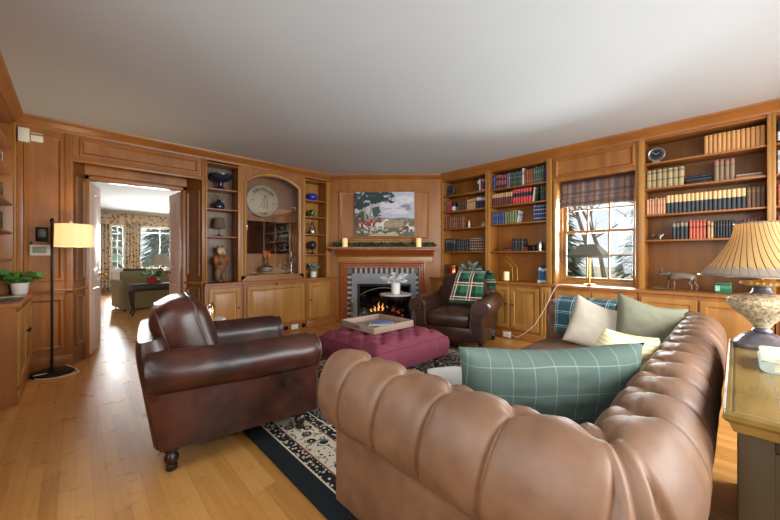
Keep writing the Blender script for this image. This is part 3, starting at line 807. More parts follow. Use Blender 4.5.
# --- rolled-arm club chair, faces local +x
def armchair(label, loc, rz, lea):
    root = thing('leather_armchair', label, 'armchair', loc, rz)
    zb = .13
    for sg in (1, -1):
        sec = []
        for i in range(6): sec.append((.452, zb+.31*i/5))
        for i in range(33):
            a = R(-55+235*i/32); sec.append((.41+.122*math.cos(a), .542+.118*math.sin(a)))
        for i in range(1, 5): sec.append((.288-.004*i, .542-.27*i/4))
        xs = [-.50, -.492, -.47, -.44]+[-.44+.84*i/20 for i in range(1, 21)]+[.425, .445, .455]
        def ins(x):
            e = min(x+.50, .455-x); return 1 if e > .05 else .86+.14*math.sin(PI/2*max(0, e)/.05)
        m = MB()
        def fn(i, k):
            x = xs[i]; n_, z = sec[k]; f = ins(x)
            zc_ = .542 if k > 5 else z
            rise = .022*max(0, (.0-x))/.5
            w = .0035*noise.noise(Vector((x*9, z*9, sg*3+n_*8)))
            bulge = .010*math.sin(PI*min(1, max(0, (x+.5)/.95)))
            seam = 0
            if k < 6 or k < 30:
                for xv in (-.18, .12): seam -= .004*math.exp(-((x-xv)/.01)**2)
            n2 = .41+(n_-.41)*f+w+(bulge if k > 5 else bulge*.4)+seam
            xx = x+(.065*(1-.8*(z-zb)/.31) if x < -.2 else 0)*min(1, (-.2-x)/.25) if k < 6 else x
            return Vector((xx, sg*n2, zc_+(z-zc_)*f+rise*(1 if k > 5 else .3)+w))
        rows = m.grid(fn, len(xs), len(sec), flip=sg < 0)
        m.cap(rows[0]); m.cap(rows[-1])
        arm = m.build('arm', lea, root, 50)
        # scrolled front facing with piping
        fp_ = [(sg*(.41+(n_-.41)*.86), .542+(z-.542)*.86 if k > 5 else z) for k, (n_, z) in enumerate(sec)]
        pm = MB().prism(fp_, .452, .466, 'yz'); pm.build('arm_facing', lea, arm, 30)
        sp = [(.468, sg*(.41+(n_-.41)*.86), .542+(z-.542)*.86 if k > 5 else z) for k, (n_, z) in enumerate(sec)]
        MB().tube(sp, .006, 6).build('piping', M['piping'], arm)
        scr = [(.469, sg*(.41+(.075-.055*t/26)*math.cos(R(-50+540*t/26))), .548+(.072-.053*t/26)*math.sin(R(-50+540*t/26))) for t in range(27)]
        scr = [(.469, sg*.425, zb+.02), (.469, sg*.428, .40)]+scr
        MB().tube(scr, .0055, 6).build('scroll_piping', M['piping'], arm)
    # seat base and cushion
    MB().box(-.42, .43, -.44, .44, zb, .30, bev=.012).build('seat_base', lea, root)
    cushion_box(-.28, .47, -.293, .293, .285, .49, .05, .03).build('seat_cushion', lea, root)
    # back frame: leaning shell with rounded top and side wings
    T = Matrix.Translation((-.41, 0, .30)) @ Matrix.Rotation(R(-9), 4, 'Y')
    m = MB()
    def shell(i, j):
        z = -.16+.60*i/16; a = 2*PI*j/40
        top = 1 if i < 12 else math.sqrt(max(0, 1-((i-12)/4.6)**2))
        hw = .43*(.92+.08*top); hx = .085*(.45+.55*top)
        x = hx*math.copysign(abs(math.cos(a))**.5, math.cos(a)); y = hw*math.copysign(abs(math.sin(a))**.35, math.sin(a))
        return Vector((x, y, z))
    rows = m.grid(shell, 17, 40, cv=True); m.cap(rows[0]); m.cap(rows[-1])
    bmesh.ops.transform(m.bm, matrix=T, verts=m.bm.verts[:])
    m.build('back_frame', lea, root, 60)
    # puffy boxed back cushion with two rows of piping
    TB = Matrix.Translation((-.29, 0, .66)) @ Matrix.Rotation(R(-17), 4, 'Y')
    m = MB()
    hw, hh = .315, .262
    def sq(a, p=.42):
        c, s_ = math.cos(a), math.sin(a); return math.copysign(abs(c)**p, c), math.copysign(abs(s_)**p, s_)
    levels = [(-.165, .0), (-.162, .35), (-.15, .66), (-.125, .87), (-.095, .965), (-.06, 1.0), (0, 1.035), (.06, 1.0), (.095, .965), (.13, .87), (.16, .66), (.175, .35), (.178, .0)]
    def bc(i, j):
        x, f = levels[i]; a = 2*PI*j/56; c, s_ = sq(a)
        w = .012*noise.noise(Vector((c*3.2, s_*3.2, x*14)))+.006*noise.noise(Vector((c*9, s_*9, x*30)))
        return TB @ Vector((x+w*.8, hw*f*c*(1+w), hh*f*s_*(1+w)*(1.02 if s_ > 0 else .95)))
    m.grid(bc, len(levels), 56, cv=True)
    bmesh.ops.remove_doubles(m.bm, verts=m.bm.verts[:], dist=1e-4)
    bcush = m.build('back_cushion', lea, root, 0)
    for lv in (4, 8):
        x, f = levels[lv]
        MB().tube([bc(lv, j) for j in range(56)], .0055, 6, closed=True).build('piping', M['piping'], bcush)
    for x in (.36, -.38):
        for y in (-.40, .40):
            turned_foot(MB(), x, y, .135, .036).build('foot', M['dark_wood'], root)
    return root
CH1 = armchair('reddish brown leather club chair at left, seen from its side', (.82, 2.53, 0), R(-7.8), M['brown_leather'])
CH2 = armchair('dark brown leather club chair with a green tartan throw over its back', (3.81, 2.65, 0), R(198), M['dark_leather'])

# --- tufted ottoman
def ottoman():
    root = thing('tufted_ottoman', 'square burgundy fabric tufted ottoman in the middle of the rug', 'ottoman', (2.29, 2.51, .012))
    m = MB(); hx, hy = .47, .45
    P2 = .225
    def top(x, y):
        z = .435
        e = min(hx-abs(x), hy-abs(y))
        z -= .075*max(0, 1-e/.12)**2
        a, b = x/P2+y/P2, x/P2-y/P2
        a /= 1.0; b /= 1.0
        d = min(abs(a-round(a)), abs(b-round(b)))*P2*.7
        br = min(math.hypot(x-(i+j)*P2/2, y-(i-j)*P2/2) for i in range(-4, 5) for j in range(-4, 5))
        inn = min(1, max(0, (e-.0)/.10))
        return z-inn*(.014*math.exp(-(d/.02)**2)+.038*math.exp(-(br/.035)**2))
    n = 70
    m.grid(lambda i, j: Vector(((-1+2*i/(n-1))*hx, (-1+2*j/(n-1))*hy, top((-1+2*i/(n-1))*hx, (-1+2*j/(n-1))*hy))), n, n)
    per = []
    for i in range(n-1): per.append((-1+2*i/(n-1), -1))
    for i in range(n-1): per.append((1, -1+2*i/(n-1)))
    for i in range(n-1): per.append((1-2*i/(n-1), 1))
    for i in range(n-1): per.append((-1, 1-2*i/(n-1)))
    def side(i, k):
        u, v = per[i % len(per)]; t = k/10
        x, y = u*hx, v*hy
        z0 = top(x, y); z = z0+(.17-z0)*t
        arc = i*.0187
        pl = .006*(abs(math.sin(arc*26+2*noise.noise(Vector((arc*5, 0, 0)))))-.5)*min(1, t*3+.2)
        b = .022*math.sin(PI*min(1, t*.9+.1))
        ox = (u if abs(u) > .999 else 0); oy = (v if abs(v) > .999 else 0)
        return Vector((x+ox*(b+pl), y+oy*(b+pl), z))
    m.grid(side, len(per), 11, cu=True)
    bmesh.ops.remove_doubles(m.bm, verts=m.bm.verts[:], dist=5e-4)
    m.box(-hx+.03, hx-.03, -hy+.03, hy-.03, .155, .19)
    up = m.build('upholstery', fabric('burgundy_fabric', (118, 56, 70), .8, 260, .12), root, 0)
    for i in range(-3, 4):
        for j in range(-3, 4):
            x, y = (i+j)*P2/2, (i-j)*P2/2
            if abs(x) < hx-.1 and abs(y) < hy-.1:
                MB().ball((x, y, top(x, y)+.004), .011, .011, .006, n=8).build('button', up.data.materials[0], root)
    for x in (-.40, .40):
        for y in (-.38, .38):
            turned_foot(MB(), x, y, .16, .028).build('leg', M['dark_wood'], root)
ottoman()
# tray on the ottoman, with a magazine and a remote in it
M['grey_oak'] = wood('grey_oak', (120, 96, 82), (166, 140, 122), sc=(3, 3, 3), rough=.6, knots=0)
TR = thing('serving_tray', 'square weathered wood tray lying on the burgundy ottoman', 'tray', (2.32, 2.64, .449))
MB().box(-.265, .265, -.265, .265, 0, .012).build('tray_base', M['grey_oak'], TR)
for a in range(4):
    o = MB().box(-.275, .275, -.277, -.262, 0, .066, bev=.003).build('tray_side', M['grey_oak'], TR); o.rotation_euler = (0, 0, a*PI/2)
    if a == 3:
        h_ = MB().box(-.05, .05, -.281, -.276, .03, .046, bev=.002).build('handle', M['brass'], o); h_['label'] = 'brass handle plate'
M['mag'] = plain('magazine_cover', (178, 182, 150), .4, 0, .3, 18); M['mag2'] = plain('magazine_blue', (86, 104, 150), .4, 0, .25, 20)
o = MB().box(-.13, .13, -.09, .09, 0, .014, bev=.002).box(-.128, .12, -.088, .088, .002, .012).build('magazine', [M['mag']]); o.location = (2.37, 2.62, .462); o.rotation_euler = (0, 0, R(-48))
tag(o, 'olive and cream magazine lying underneath in the wooden tray', 'magazine')
o = MB().box(-.11, .11, -.075, .075, 0, .010, bev=.002).build('magazine', [M['mag2']]); o.location = (2.38, 2.64, .477); o.rotation_euler = (0, 0, R(-40))
tag(o, 'blue and white magazine on top of another in the wooden tray', 'magazine')
o = MB().box(-.06, .06, -.02, .02, 0, .018, bev=.006).build('remote_control', M['black']); o.location = (2.20, 2.52, .462); o.rotation_euler = (0, 0, R(-30))
tag(o, 'small black remote control lying in the wooden tray', 'remote control')

# --- sofa table on the right
def sofa_table():
    root = thing('sofa_table', 'olive brown console cabinet with moulded top at the right edge', 'console table', (1.94, -.24, 0))
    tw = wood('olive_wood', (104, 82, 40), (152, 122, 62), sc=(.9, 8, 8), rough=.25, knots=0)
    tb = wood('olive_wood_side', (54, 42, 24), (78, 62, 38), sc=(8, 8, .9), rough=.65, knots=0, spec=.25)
    L, W = .605, .268
    m = MB()
    lo = []
    for i, z in ((0.0, .738), (0, .75), (.006, .756), (.016, .757), (.018, .753), (.024, .753), (.026, .757), (.04, .757)):
        lo.append([m.bm.verts.new((sx*(L-i), sy*(W-i), z)) for sx, sy in ((-1, -1), (1, -1), (1, 1), (-1, 1))])
    under = [[m.bm.verts.new((sx*(L-i), sy*(W-i), z)) for sx, sy in ((-1, -1), (1, -1), (1, 1), (-1, 1))] for i, z in ((.004, .732), (.012, .726), (.022, .70), (.03, .695))]
    lo = under[::-1]+lo
    for a, b in zip(lo, lo[1:]):
        for k in range(4): m.cap([a[k], a[(k+1) % 4], b[(k+1) % 4], b[k]])
    m.cap(lo[-1]); m.cap(lo[0], flip=True)
    tp = m.build('table_top', tw, root, 30)
    m = MB()
    ins = .115
    for a, b, c, d in ((-L+ins, L-ins, W-ins-.003, W-ins), (-L+ins, L-ins, -W+ins, -W+ins+.003), (-L+ins, -L+ins+.003, -W+ins, W-ins), (L-ins-.003, L-ins, -W+ins, W-ins)):
        m.box(a, b, c, d, .7568, .7576)
    o = m.build('inlay_line', M['silver'], tp); o['label'] = 'thin pale inlay line'
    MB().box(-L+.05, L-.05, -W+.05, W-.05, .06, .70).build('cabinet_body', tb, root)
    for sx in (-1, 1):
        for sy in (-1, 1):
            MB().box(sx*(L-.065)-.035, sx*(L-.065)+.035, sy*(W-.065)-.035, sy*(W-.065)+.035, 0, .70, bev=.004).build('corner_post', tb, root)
    for sx in (-1, 1):
        mm = MB(); ring(mm, -W+.10, W-.10, .13, .66, [(0, 0), (0, -.012), (.02, -.014), (.035, -.002), (.05, -.002), (.075, -.01)])
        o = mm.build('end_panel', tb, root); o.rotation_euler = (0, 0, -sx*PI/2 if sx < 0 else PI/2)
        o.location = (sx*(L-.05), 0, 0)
        if sx < 0: o.rotation_euler = (0, 0, -PI/2)
    return root
sofa_table()

# --- cushions
def pillow(label, loc, w, h, t, face, mat, group=None, roll=0, dent=0, lean=12, seed=0, n=30, cat='cushion', name='throw_pillow', pinch=.06, piping=None):
    """stands upright in local xz; face = heading of its front normal in degrees"""
    m = MB()
    def top(u, v, sg):
        e = max(0, (1-u*u))*max(0, (1-v*v))
        th = t/2*e**.38
        pin = pinch
        x = w/2*u*(1-pin*(1-v*v)*abs(u)**3)
        z = h/2*v*(1-pin*(1-u*u)*abs(v)**3)
        z -= dent*(1-u*u)**1.5*max(0, (v+1)/2)**2
        wr = .010*noise.noise(Vector((u*2.1+seed, v*2.1, sg)))+.005*noise.noise(Vector((u*5+seed, v*5, sg*2)))
        th2 = th*(1-.35*(dent/h if h else 0)*2*math.exp(-(u/.3)**2))
        return Vector((x, sg*(th2+wr*e**.5), z+wr*.6*e))
    for sg in (1, -1):
        m.grid(lambda i, j: top(-1+2*i/n, -1+2*j/n, sg), n+1, n+1, flip=sg > 0, mi=0)
    bmesh.ops.remove_doubles(m.bm, verts=m.bm.verts[:], dist=1e-4)
    o = m.build(name, mat, None, 0)
    o.location = loc
    o.rotation_euler = (Matrix.Rotation(R(face)+PI/2, 3, 'Z') @ Matrix.Rotation(R(lean), 3, 'X') @ Matrix.Rotation(R(roll), 3, 'Y')).to_euler()
    tag(o, label, cat, group)
    return o
M['teal'] = plaid('teal_windowpane_cloth', (86, 100, 93), [(0, .088, .03, .003, (140, 160, 148), .5), (2, .11, .01, .003, (140, 160, 148), .5)])
M['teal'].name = 'teal_windowpane_cloth'
pillow('large sage teal cushion with thin windowpane checks leaning inside the near arm', (1.50, .575, .61), .80, .44, .22, 48, M['teal'], lean=-14, dent=.03, seed=3, roll=1)
pillow('pale grey cushion half hidden behind the near sofa arm', (1.37, .92, .51), .36, .32, .19, 44, fabric('grey_linen', (188, 186, 178), .9), lean=-20, seed=6)
pillow('cream yellow striped cushion peeking out behind the large teal cushion', (2.02, .42, .62), .44, .40, .15, 66, plaid('cream_stripe_cloth', (226, 214, 172), [(2, .022, 0, .006, (196, 170, 96), .7)]), lean=-16, seed=8, roll=-12)
pillow('cream cushion with a dented top against the far sofa arm', (3.12, .77, .615), .47, .43, .17, 205, fabric('cream_linen', (206, 194, 176), .9), lean=-24, dent=.04, seed=12, roll=18)
pillow('sage grey cushion in the far corner of the sofa', (3.20, .45, .64), .52, .45, .17, 222, fabric('sage_linen', (122, 120, 100), .9), lean=-18, dent=.035, seed=15, roll=14)

# --- throws
def throw(name, label, mat, path, width, wdir, parent=None, fringe=0, seed=0, tk=.008, cat='throw blanket', nw=26, amp=.008):
    """cloth that follows path (list of points), spread along wdir"""
    wd = Vector(wdir).normalized(); P_ = [Vector(p) for p in path]
    # resample
    d = [0]
    for a, b in zip(P_, P_[1:]): d.append(d[-1]+(b-a).length)
    n = max(12, int(d[-1]/.02))
    def at(t):
        for i in range(len(d)-1):
            if t <= d[i+1]+1e-9: return P_[i].lerp(P_[i+1], (t-d[i])/max(1e-9, d[i+1]-d[i]))
        return P_[-1]
    pts = [at(d[-1]*i/n) for i in range(n+1)]
    sm = pts[:]
    for _ in range(3): sm = [sm[0]]+[(sm[i-1]+sm[i]*2+sm[i+1])/4 for i in range(1, n)]+[sm[-1]]
    m = MB()
    uvl = m.bm.loops.layers.uv.new('uv')
    def fn(i, j):
        t = sm[min(n, i+1)]-sm[max(0, i-1)]; nr = wd.cross(t).normalized()
        u = (j/(nw-1)-.5)
        wv = amp*(noise.noise(Vector((u*7+seed, i*.08, 1)))+.6*math.sin(u*19+i*.10+seed))
        sh = .03*math.sin(i*.13+seed)*u
        return sm[i]+wd*(u*width+sh)+nr*(abs(wv)+.004)
    rows = m.grid(fn, n+1, nw)
    for f in m.bm.faces:
        for lp in f.loops:
            pass
    idx = {}
    for i, r_ in enumerate(rows):
        for j, v in enumerate(r_): idx[v] = (i*d[-1]/n, j/(nw-1)*width)
    for f in m.bm.faces:
        for lp in f.loops: lp[uvl].uv = idx[lp.vert]
    fr = MB()
    if fringe:
        for end, k in ((0, 1), (-1, -2)):
            for j in range(0, nw*2-1):
                a = rows[end][j//2].co if j % 2 == 0 else (rows[end][j//2].co+rows[end][min(nw-1, j//2+1)].co)/2
                b = rows[k][j//2].co
                dr = (a-b).normalized(); dr = (dr+Vector((0, 0, -.8))).normalized()
                fr.tube([a, a+dr*fringe*.5, a+dr*fringe+Vector((0, 0, -.004))], .002, 4)
    o = m.build(name, mat, None, 0)
    so_ = o.modifiers.new('thickness', 'SOLIDIFY'); so_.thickness = tk; so_.offset = 0
    tag(o, label, cat)
    if fringe: tag(fr.build('fringe', mat, o), kind='stuff')
    return o
g_, w_, r_, k_ = (52, 104, 76), (222, 212, 190), (150, 44, 46), (26, 44, 40)
M['tartan'] = plaid('green_tartan', g_, [(0, .21, .02, .062, k_, .75), (1, .21, .02, .062, k_, .7), (0, .21, .055, .012, w_, .85), (1, .21, .055, .012, w_, .85), (0, .21, .075, .014, r_, .9), (1, .21, .075, .014, r_, .9), (0, .21, .095, .008, w_, .8), (1, .21, .095, .008, w_, .8)], coord='UV')
M['teal_throw'] = plaid('teal_plaid_wool', (52, 82, 92), [(0, .13, 0, .006, (184, 198, 196), .85), (0, .13, .016, .004, (184, 198, 196), .7), (1, .13, 0, .006, (184, 198, 196), .85), (1, .13, .016, .004, (184, 198, 196), .7)], coord='UV')
# green tartan: over the back of the far armchair (chair axes)
def cpt(ch, x, y, z):
    a = ch.rotation_euler.z; l = ch.location
    return Vector((l.x+x*math.cos(a)-y*math.sin(a), l.y+x*math.sin(a)+y*math.cos(a), z))
yy = .12
pth = [(-.015, yy-.02, .58), (-.06, yy-.01, .68), (-.10, yy, .78), (-.145, yy, .87), (-.20, yy+.01, .935), (-.28, yy+.01, .975), (-.37, yy+.02, .985), (-.46, yy+.03, .955), (-.54, yy+.04, .90), (-.60, yy+.05, .80), (-.61, yy+.05, .62)]
wdv = cpt(CH2, 0, 1, 0)-cpt(CH2, 0, 0, 0)
throw('tartan_throw', 'green, white and red tartan throw draped over the dark armchair back', M['tartan'], [cpt(CH2, *p) for p in pth], .42, wdv, fringe=.04, seed=2)
# teal plaid: over the far arm of the sofa
xa = 3.44
pth = [(xa-.235, .95, .50), (xa-.20, .95, .62), (xa-.165, .95, .72), (xa-.09, .95, .795), (xa, .95, .815), (xa+.09, .95, .79), (xa+.155, .95, .70), (xa+.165, .95, .58), (xa+.13, .95, .42), (xa+.12, .95, .24)]
throw('plaid_throw', 'dark teal throw with white windowpane lines over the far sofa arm', M['teal_throw'], pth, .46, (0, 1, 0), seed=5)
# ------------------------------------------------------------------ books
def book_mesh(name, ribs):
    m = MB()
    arc = [(.5-.5*math.cos(PI*i/8), .10-.10*math.sin(PI*i/8)) for i in range(9)]
    poly = arc+[(1, 1), (.86, 1), (.86, .16), (.14, .16), (.14, 1), (0, 1)]
    m.prism(poly, 0, 1, 'xy')
    m.box(.14, .86, .15, .95, .015, .965, mi=1)
    if ribs:
        for z in (.13, .30, .47, .64, .81):
            m.prism([(.5-.53*math.cos(PI*i/8), .11-.135*math.sin(PI*i/8)) for i in range(9)], z-.009, z+.009, 'xy')
    bmesh.ops.recalc_face_normals(m.bm, faces=m.bm.faces[:])
    me = bpy.data.meshes.new(name); m.bm.to_mesh(me); m.bm.free()
    me.materials.append(M['page']); me.materials.append(M['page'])
    return me
BOOK_PLAIN, BOOK_RIB = book_mesh('book', False), book_mesh('book', True)
def cover(name, base, bands=(), rough=.6, var=.16, metal=0):
    t = NT('cover_'+name); v = t.coord('Generated'); Z = t.xyz(v)[2]
    oi = t.n('ObjectInfo').outputs['Random']
    c = lin(base)
    nz = t.math('ADD', t.math('MULTIPLY', t.noise(t.coord('Object', (6, 6, 2)), 2, 3), .55), t.math('MULTIPLY', oi, .45))
    col = t.mix(nz, tuple(x*(1-var) for x in c), tuple(min(1, x*(1+var)) for x in c))
    for a, b, bc in bands:
        inb = t.math('MULTIPLY', t.math('GREATER_THAN', Z, a), t.math('LESS_THAN', Z, b))
        col = t.mix(inb, col, lin(bc))
    return t.pbr(col, rough, metal)
gold = (176, 140, 78)
BC = {
 'green': cover('green', (66, 104, 72)), 'red': cover('red', (158, 52, 48), [(.8, .84, gold)]),
 'blackwhite': cover('blackwhite', (34, 34, 38), [(.12, .52, (220, 220, 224))]),
 'dkbrown': cover('dkbrown', (74, 50, 40), [(.78, .8, gold)]), 'tan': cover('tan', (186, 148, 104), [(.7, .78, (110, 74, 48))]),
 'blacklabel': cover('blacklabel', (38, 40, 46), [(.62, .86, (206, 202, 196))]),
 'brown': cover('brown', (120, 70, 50), [(.18, .2, gold), (.4, .42, gold), (.8, .82, gold)]),
 'blackband': cover('blackband', (38, 38, 42), [(.72, .76, (150, 146, 140)), (.84, .87, (150, 146, 140))]),
 'blackrib': cover('blackrib', (44, 42, 44), [(.29, .31, (120, 116, 112)), (.63, .65, (120, 116, 112)), (.8, .82, (120, 116, 112))]),
 'brownband': cover('brownband', (92, 62, 48), [(.15, .19, (190, 168, 140)), (.35, .38, (190, 168, 140)), (.56, .59, (190, 168, 140)), (.78, .82, (190, 168, 140)), (.93, .96, (190, 168, 140))]),
 'blue': cover('blue', (52, 70, 122), [(.74, .77, gold), (.2, .22, gold)]),
 'redband': cover('redband', (150, 78, 74), [(.08, .30, (46, 36, 40)), (.62, .78, (60, 40, 44))]),
 'mauve': cover('mauve', (116, 102, 132), [(.7, .73, gold)]), 'dkgreen': cover('dkgreen', (44, 74, 66), [(.3, .32, gold), (.62, .65, gold), (.84, .86, gold)]),
 'greywhite': cover('greywhite', (196, 194, 194), [(.6, .8, (140, 140, 148))]), 'rust': cover('rust', (150, 74, 48), [(.75, .78, gold), (.2, .23, gold)]),
 'greengrey': cover('greengrey', (74, 98, 90), [(.66, .74, (150, 150, 130)), (.2, .23, (150, 150, 130))]), 'navy': cover('navy', (42, 48, 100)),
 'maroontan': cover('maroontan', (98, 44, 48), [(.66, .98, (194, 158, 110))]),
 'redblack': cover('redblack', (206, 66, 74), [(.46, .74, (40, 36, 42)), (.9, .92, gold)], var=.1),
 'cream': cover('cream', (212, 200, 168), [(.8, .84, (120, 90, 60))]), 'black': cover('black', (42, 42, 46), [(.72, .75, (120, 110, 90))]),
 'olivegreen': cover('olivegreen', (112, 118, 82), [(.76, .79, gold), (.2, .22, gold)]),
 'navyband': cover('navyband', (44, 58, 104), [(.16, .21, (182, 176, 160)), (.42, .47, (182, 176, 160)), (.66, .72, (182, 176, 160)), (.88, .92, (182, 176, 160))]),
 'bluewhite': cover('bluewhite', (58, 92, 128), [(.0, .14, (212, 212, 208)), (.74, .9, (212, 212, 208))]),
 'tanplain': cover('tanplain', (206, 152, 92), [(.90, .92, (150, 100, 60))], var=.12), 'khaki': cover('khaki', (168, 150, 108), [(.42, .47, (92, 78, 52)), (.80, .92, (120, 112, 92))]),
 'oliveclay': cover('oliveclay', (140, 116, 88), [(.90, 1.01, (150, 88, 72)), (.7, .73, (90, 70, 50))]),
 'pinktan': cover('pinktan', (204, 152, 116), [(.9, .93, (150, 100, 76)), (.55, .6, (176, 120, 90))]), 'creamblack': cover('creamblack', (52, 56, 60), [(.6, 1.01, (220, 186, 130))], var=.08),
 'umber': cover('umber', (112, 84, 66), [(.8, .83, gold)]), 'blackpatch': cover('blackpatch', (46, 48, 52), [(.74, .95, (140, 128, 112))]),
 'redorange': cover('redorange', (190, 92, 66), [(.60, .66, (50, 36, 36)), (.9, .93, (50, 36, 36))], var=.1), 'dkred': cover('dkred', (112, 58, 50), [(.7, .74, gold)]),
 'white': cover('white', (226, 224, 220)), 'paper': cover('paper', (196, 168, 134)), 'slateblue': cover('slateblue', (56, 62, 78)),
}
CASE = {1: 'corner bookcase', 2: 'bookcase left of window', 3: 'bookcase right of window', 4: 'right-edge bookcase', 5: 'left-edge bookcase'}
LEV = {1: SH1+[.82], 2: SH2+[.82], 3: SH3+[.82], 4: SH3+[.82], 5: [x for x in SHN]+[.82]}
ROW = ['top shelf', 'second shelf', 'third shelf', 'fourth shelf', 'bottom shelf', 'sixth shelf']
RIBBED = {'brown', 'blackrib', 'brownband', 'redblack', 'khaki', 'navyband', 'blackband', 'dkgreen', 'oliveclay'}
def fit(opts):
    for o in opts:
        if len(o.split()) <= 16: return o
    return ' '.join(opts[-1].split()[:16])
def book(w, x, y, z, t, d, h, style, label, group=None, lean=0, flat=False, ribs=False, yaw=0, name='book'):
    o = bpy.data.objects.new(name, BOOK_RIB if ribs else BOOK_PLAIN); COL.objects.link(o)
    o.material_slots[0].link = 'OBJECT'; o.material_slots[0].material = BC[style]
    o.scale = (t, d, h)
    rz = WALLS[w][1]+R(yaw)
    if flat: o.location = wpos(w, x, y, z+t); o.rotation_euler = (0, R(90), rz)
    else:
        a = R(lean); o.location = wpos(w, x, y, z+max(0, t*math.sin(a))+.0005); o.rotation_euler = (0, a, rz)
    return tag(o, label, 'book', group)
def book_set(case, row, x0, x1, n, h, style, desc, lean, w='R', d=.15):
    t = (x1-x0-(h*math.sin(R(lean)) if n == 1 else 0))/n
    t = max(.012, min(t, .06)) if n == 1 else t
    x = x0
    for i in range(n):
        hh = h*(1 if style in ('redblack', 'creamblack', 'navyband', 'tanplain', 'brownband', 'khaki', 'redorange', 'maroontan') else rnd.uniform(.94, 1.03))
        if n == 1: lab = 'single %s, %s, %s' % (desc, ROW[row], CASE[case])
        else: lab = fit(['%s of %s %ss, %s, %s' % (ordinal(i+1, n), NUM[n], desc, ROW[row], CASE[case]), '%s of %s %ss, %s, %s' % (ordinal(i+1, n), NUM[n], desc.replace(' hardback', ' book'), ROW[row], CASE[case].replace('bookcase ', '')), '%s %s, %s, %s' % (ordinal(i+1, n), desc.replace(' hardback', ' book'), ROW[row], CASE[case])])
        ln = lean if (n == 1 or i == n-1 or style == 'bluewhite') else 0
        y = .045+rnd.uniform(-.004, .006)
        book(w, x, y, LEV[case][row], t*.96, d*rnd.uniform(.95, 1.05), hh, style, lab, ('%ss on the %s of the %s' % (desc, ROW[row], CASE[case])) if n > 1 else None, ln, ribs=style in RIBBED)
        x += t
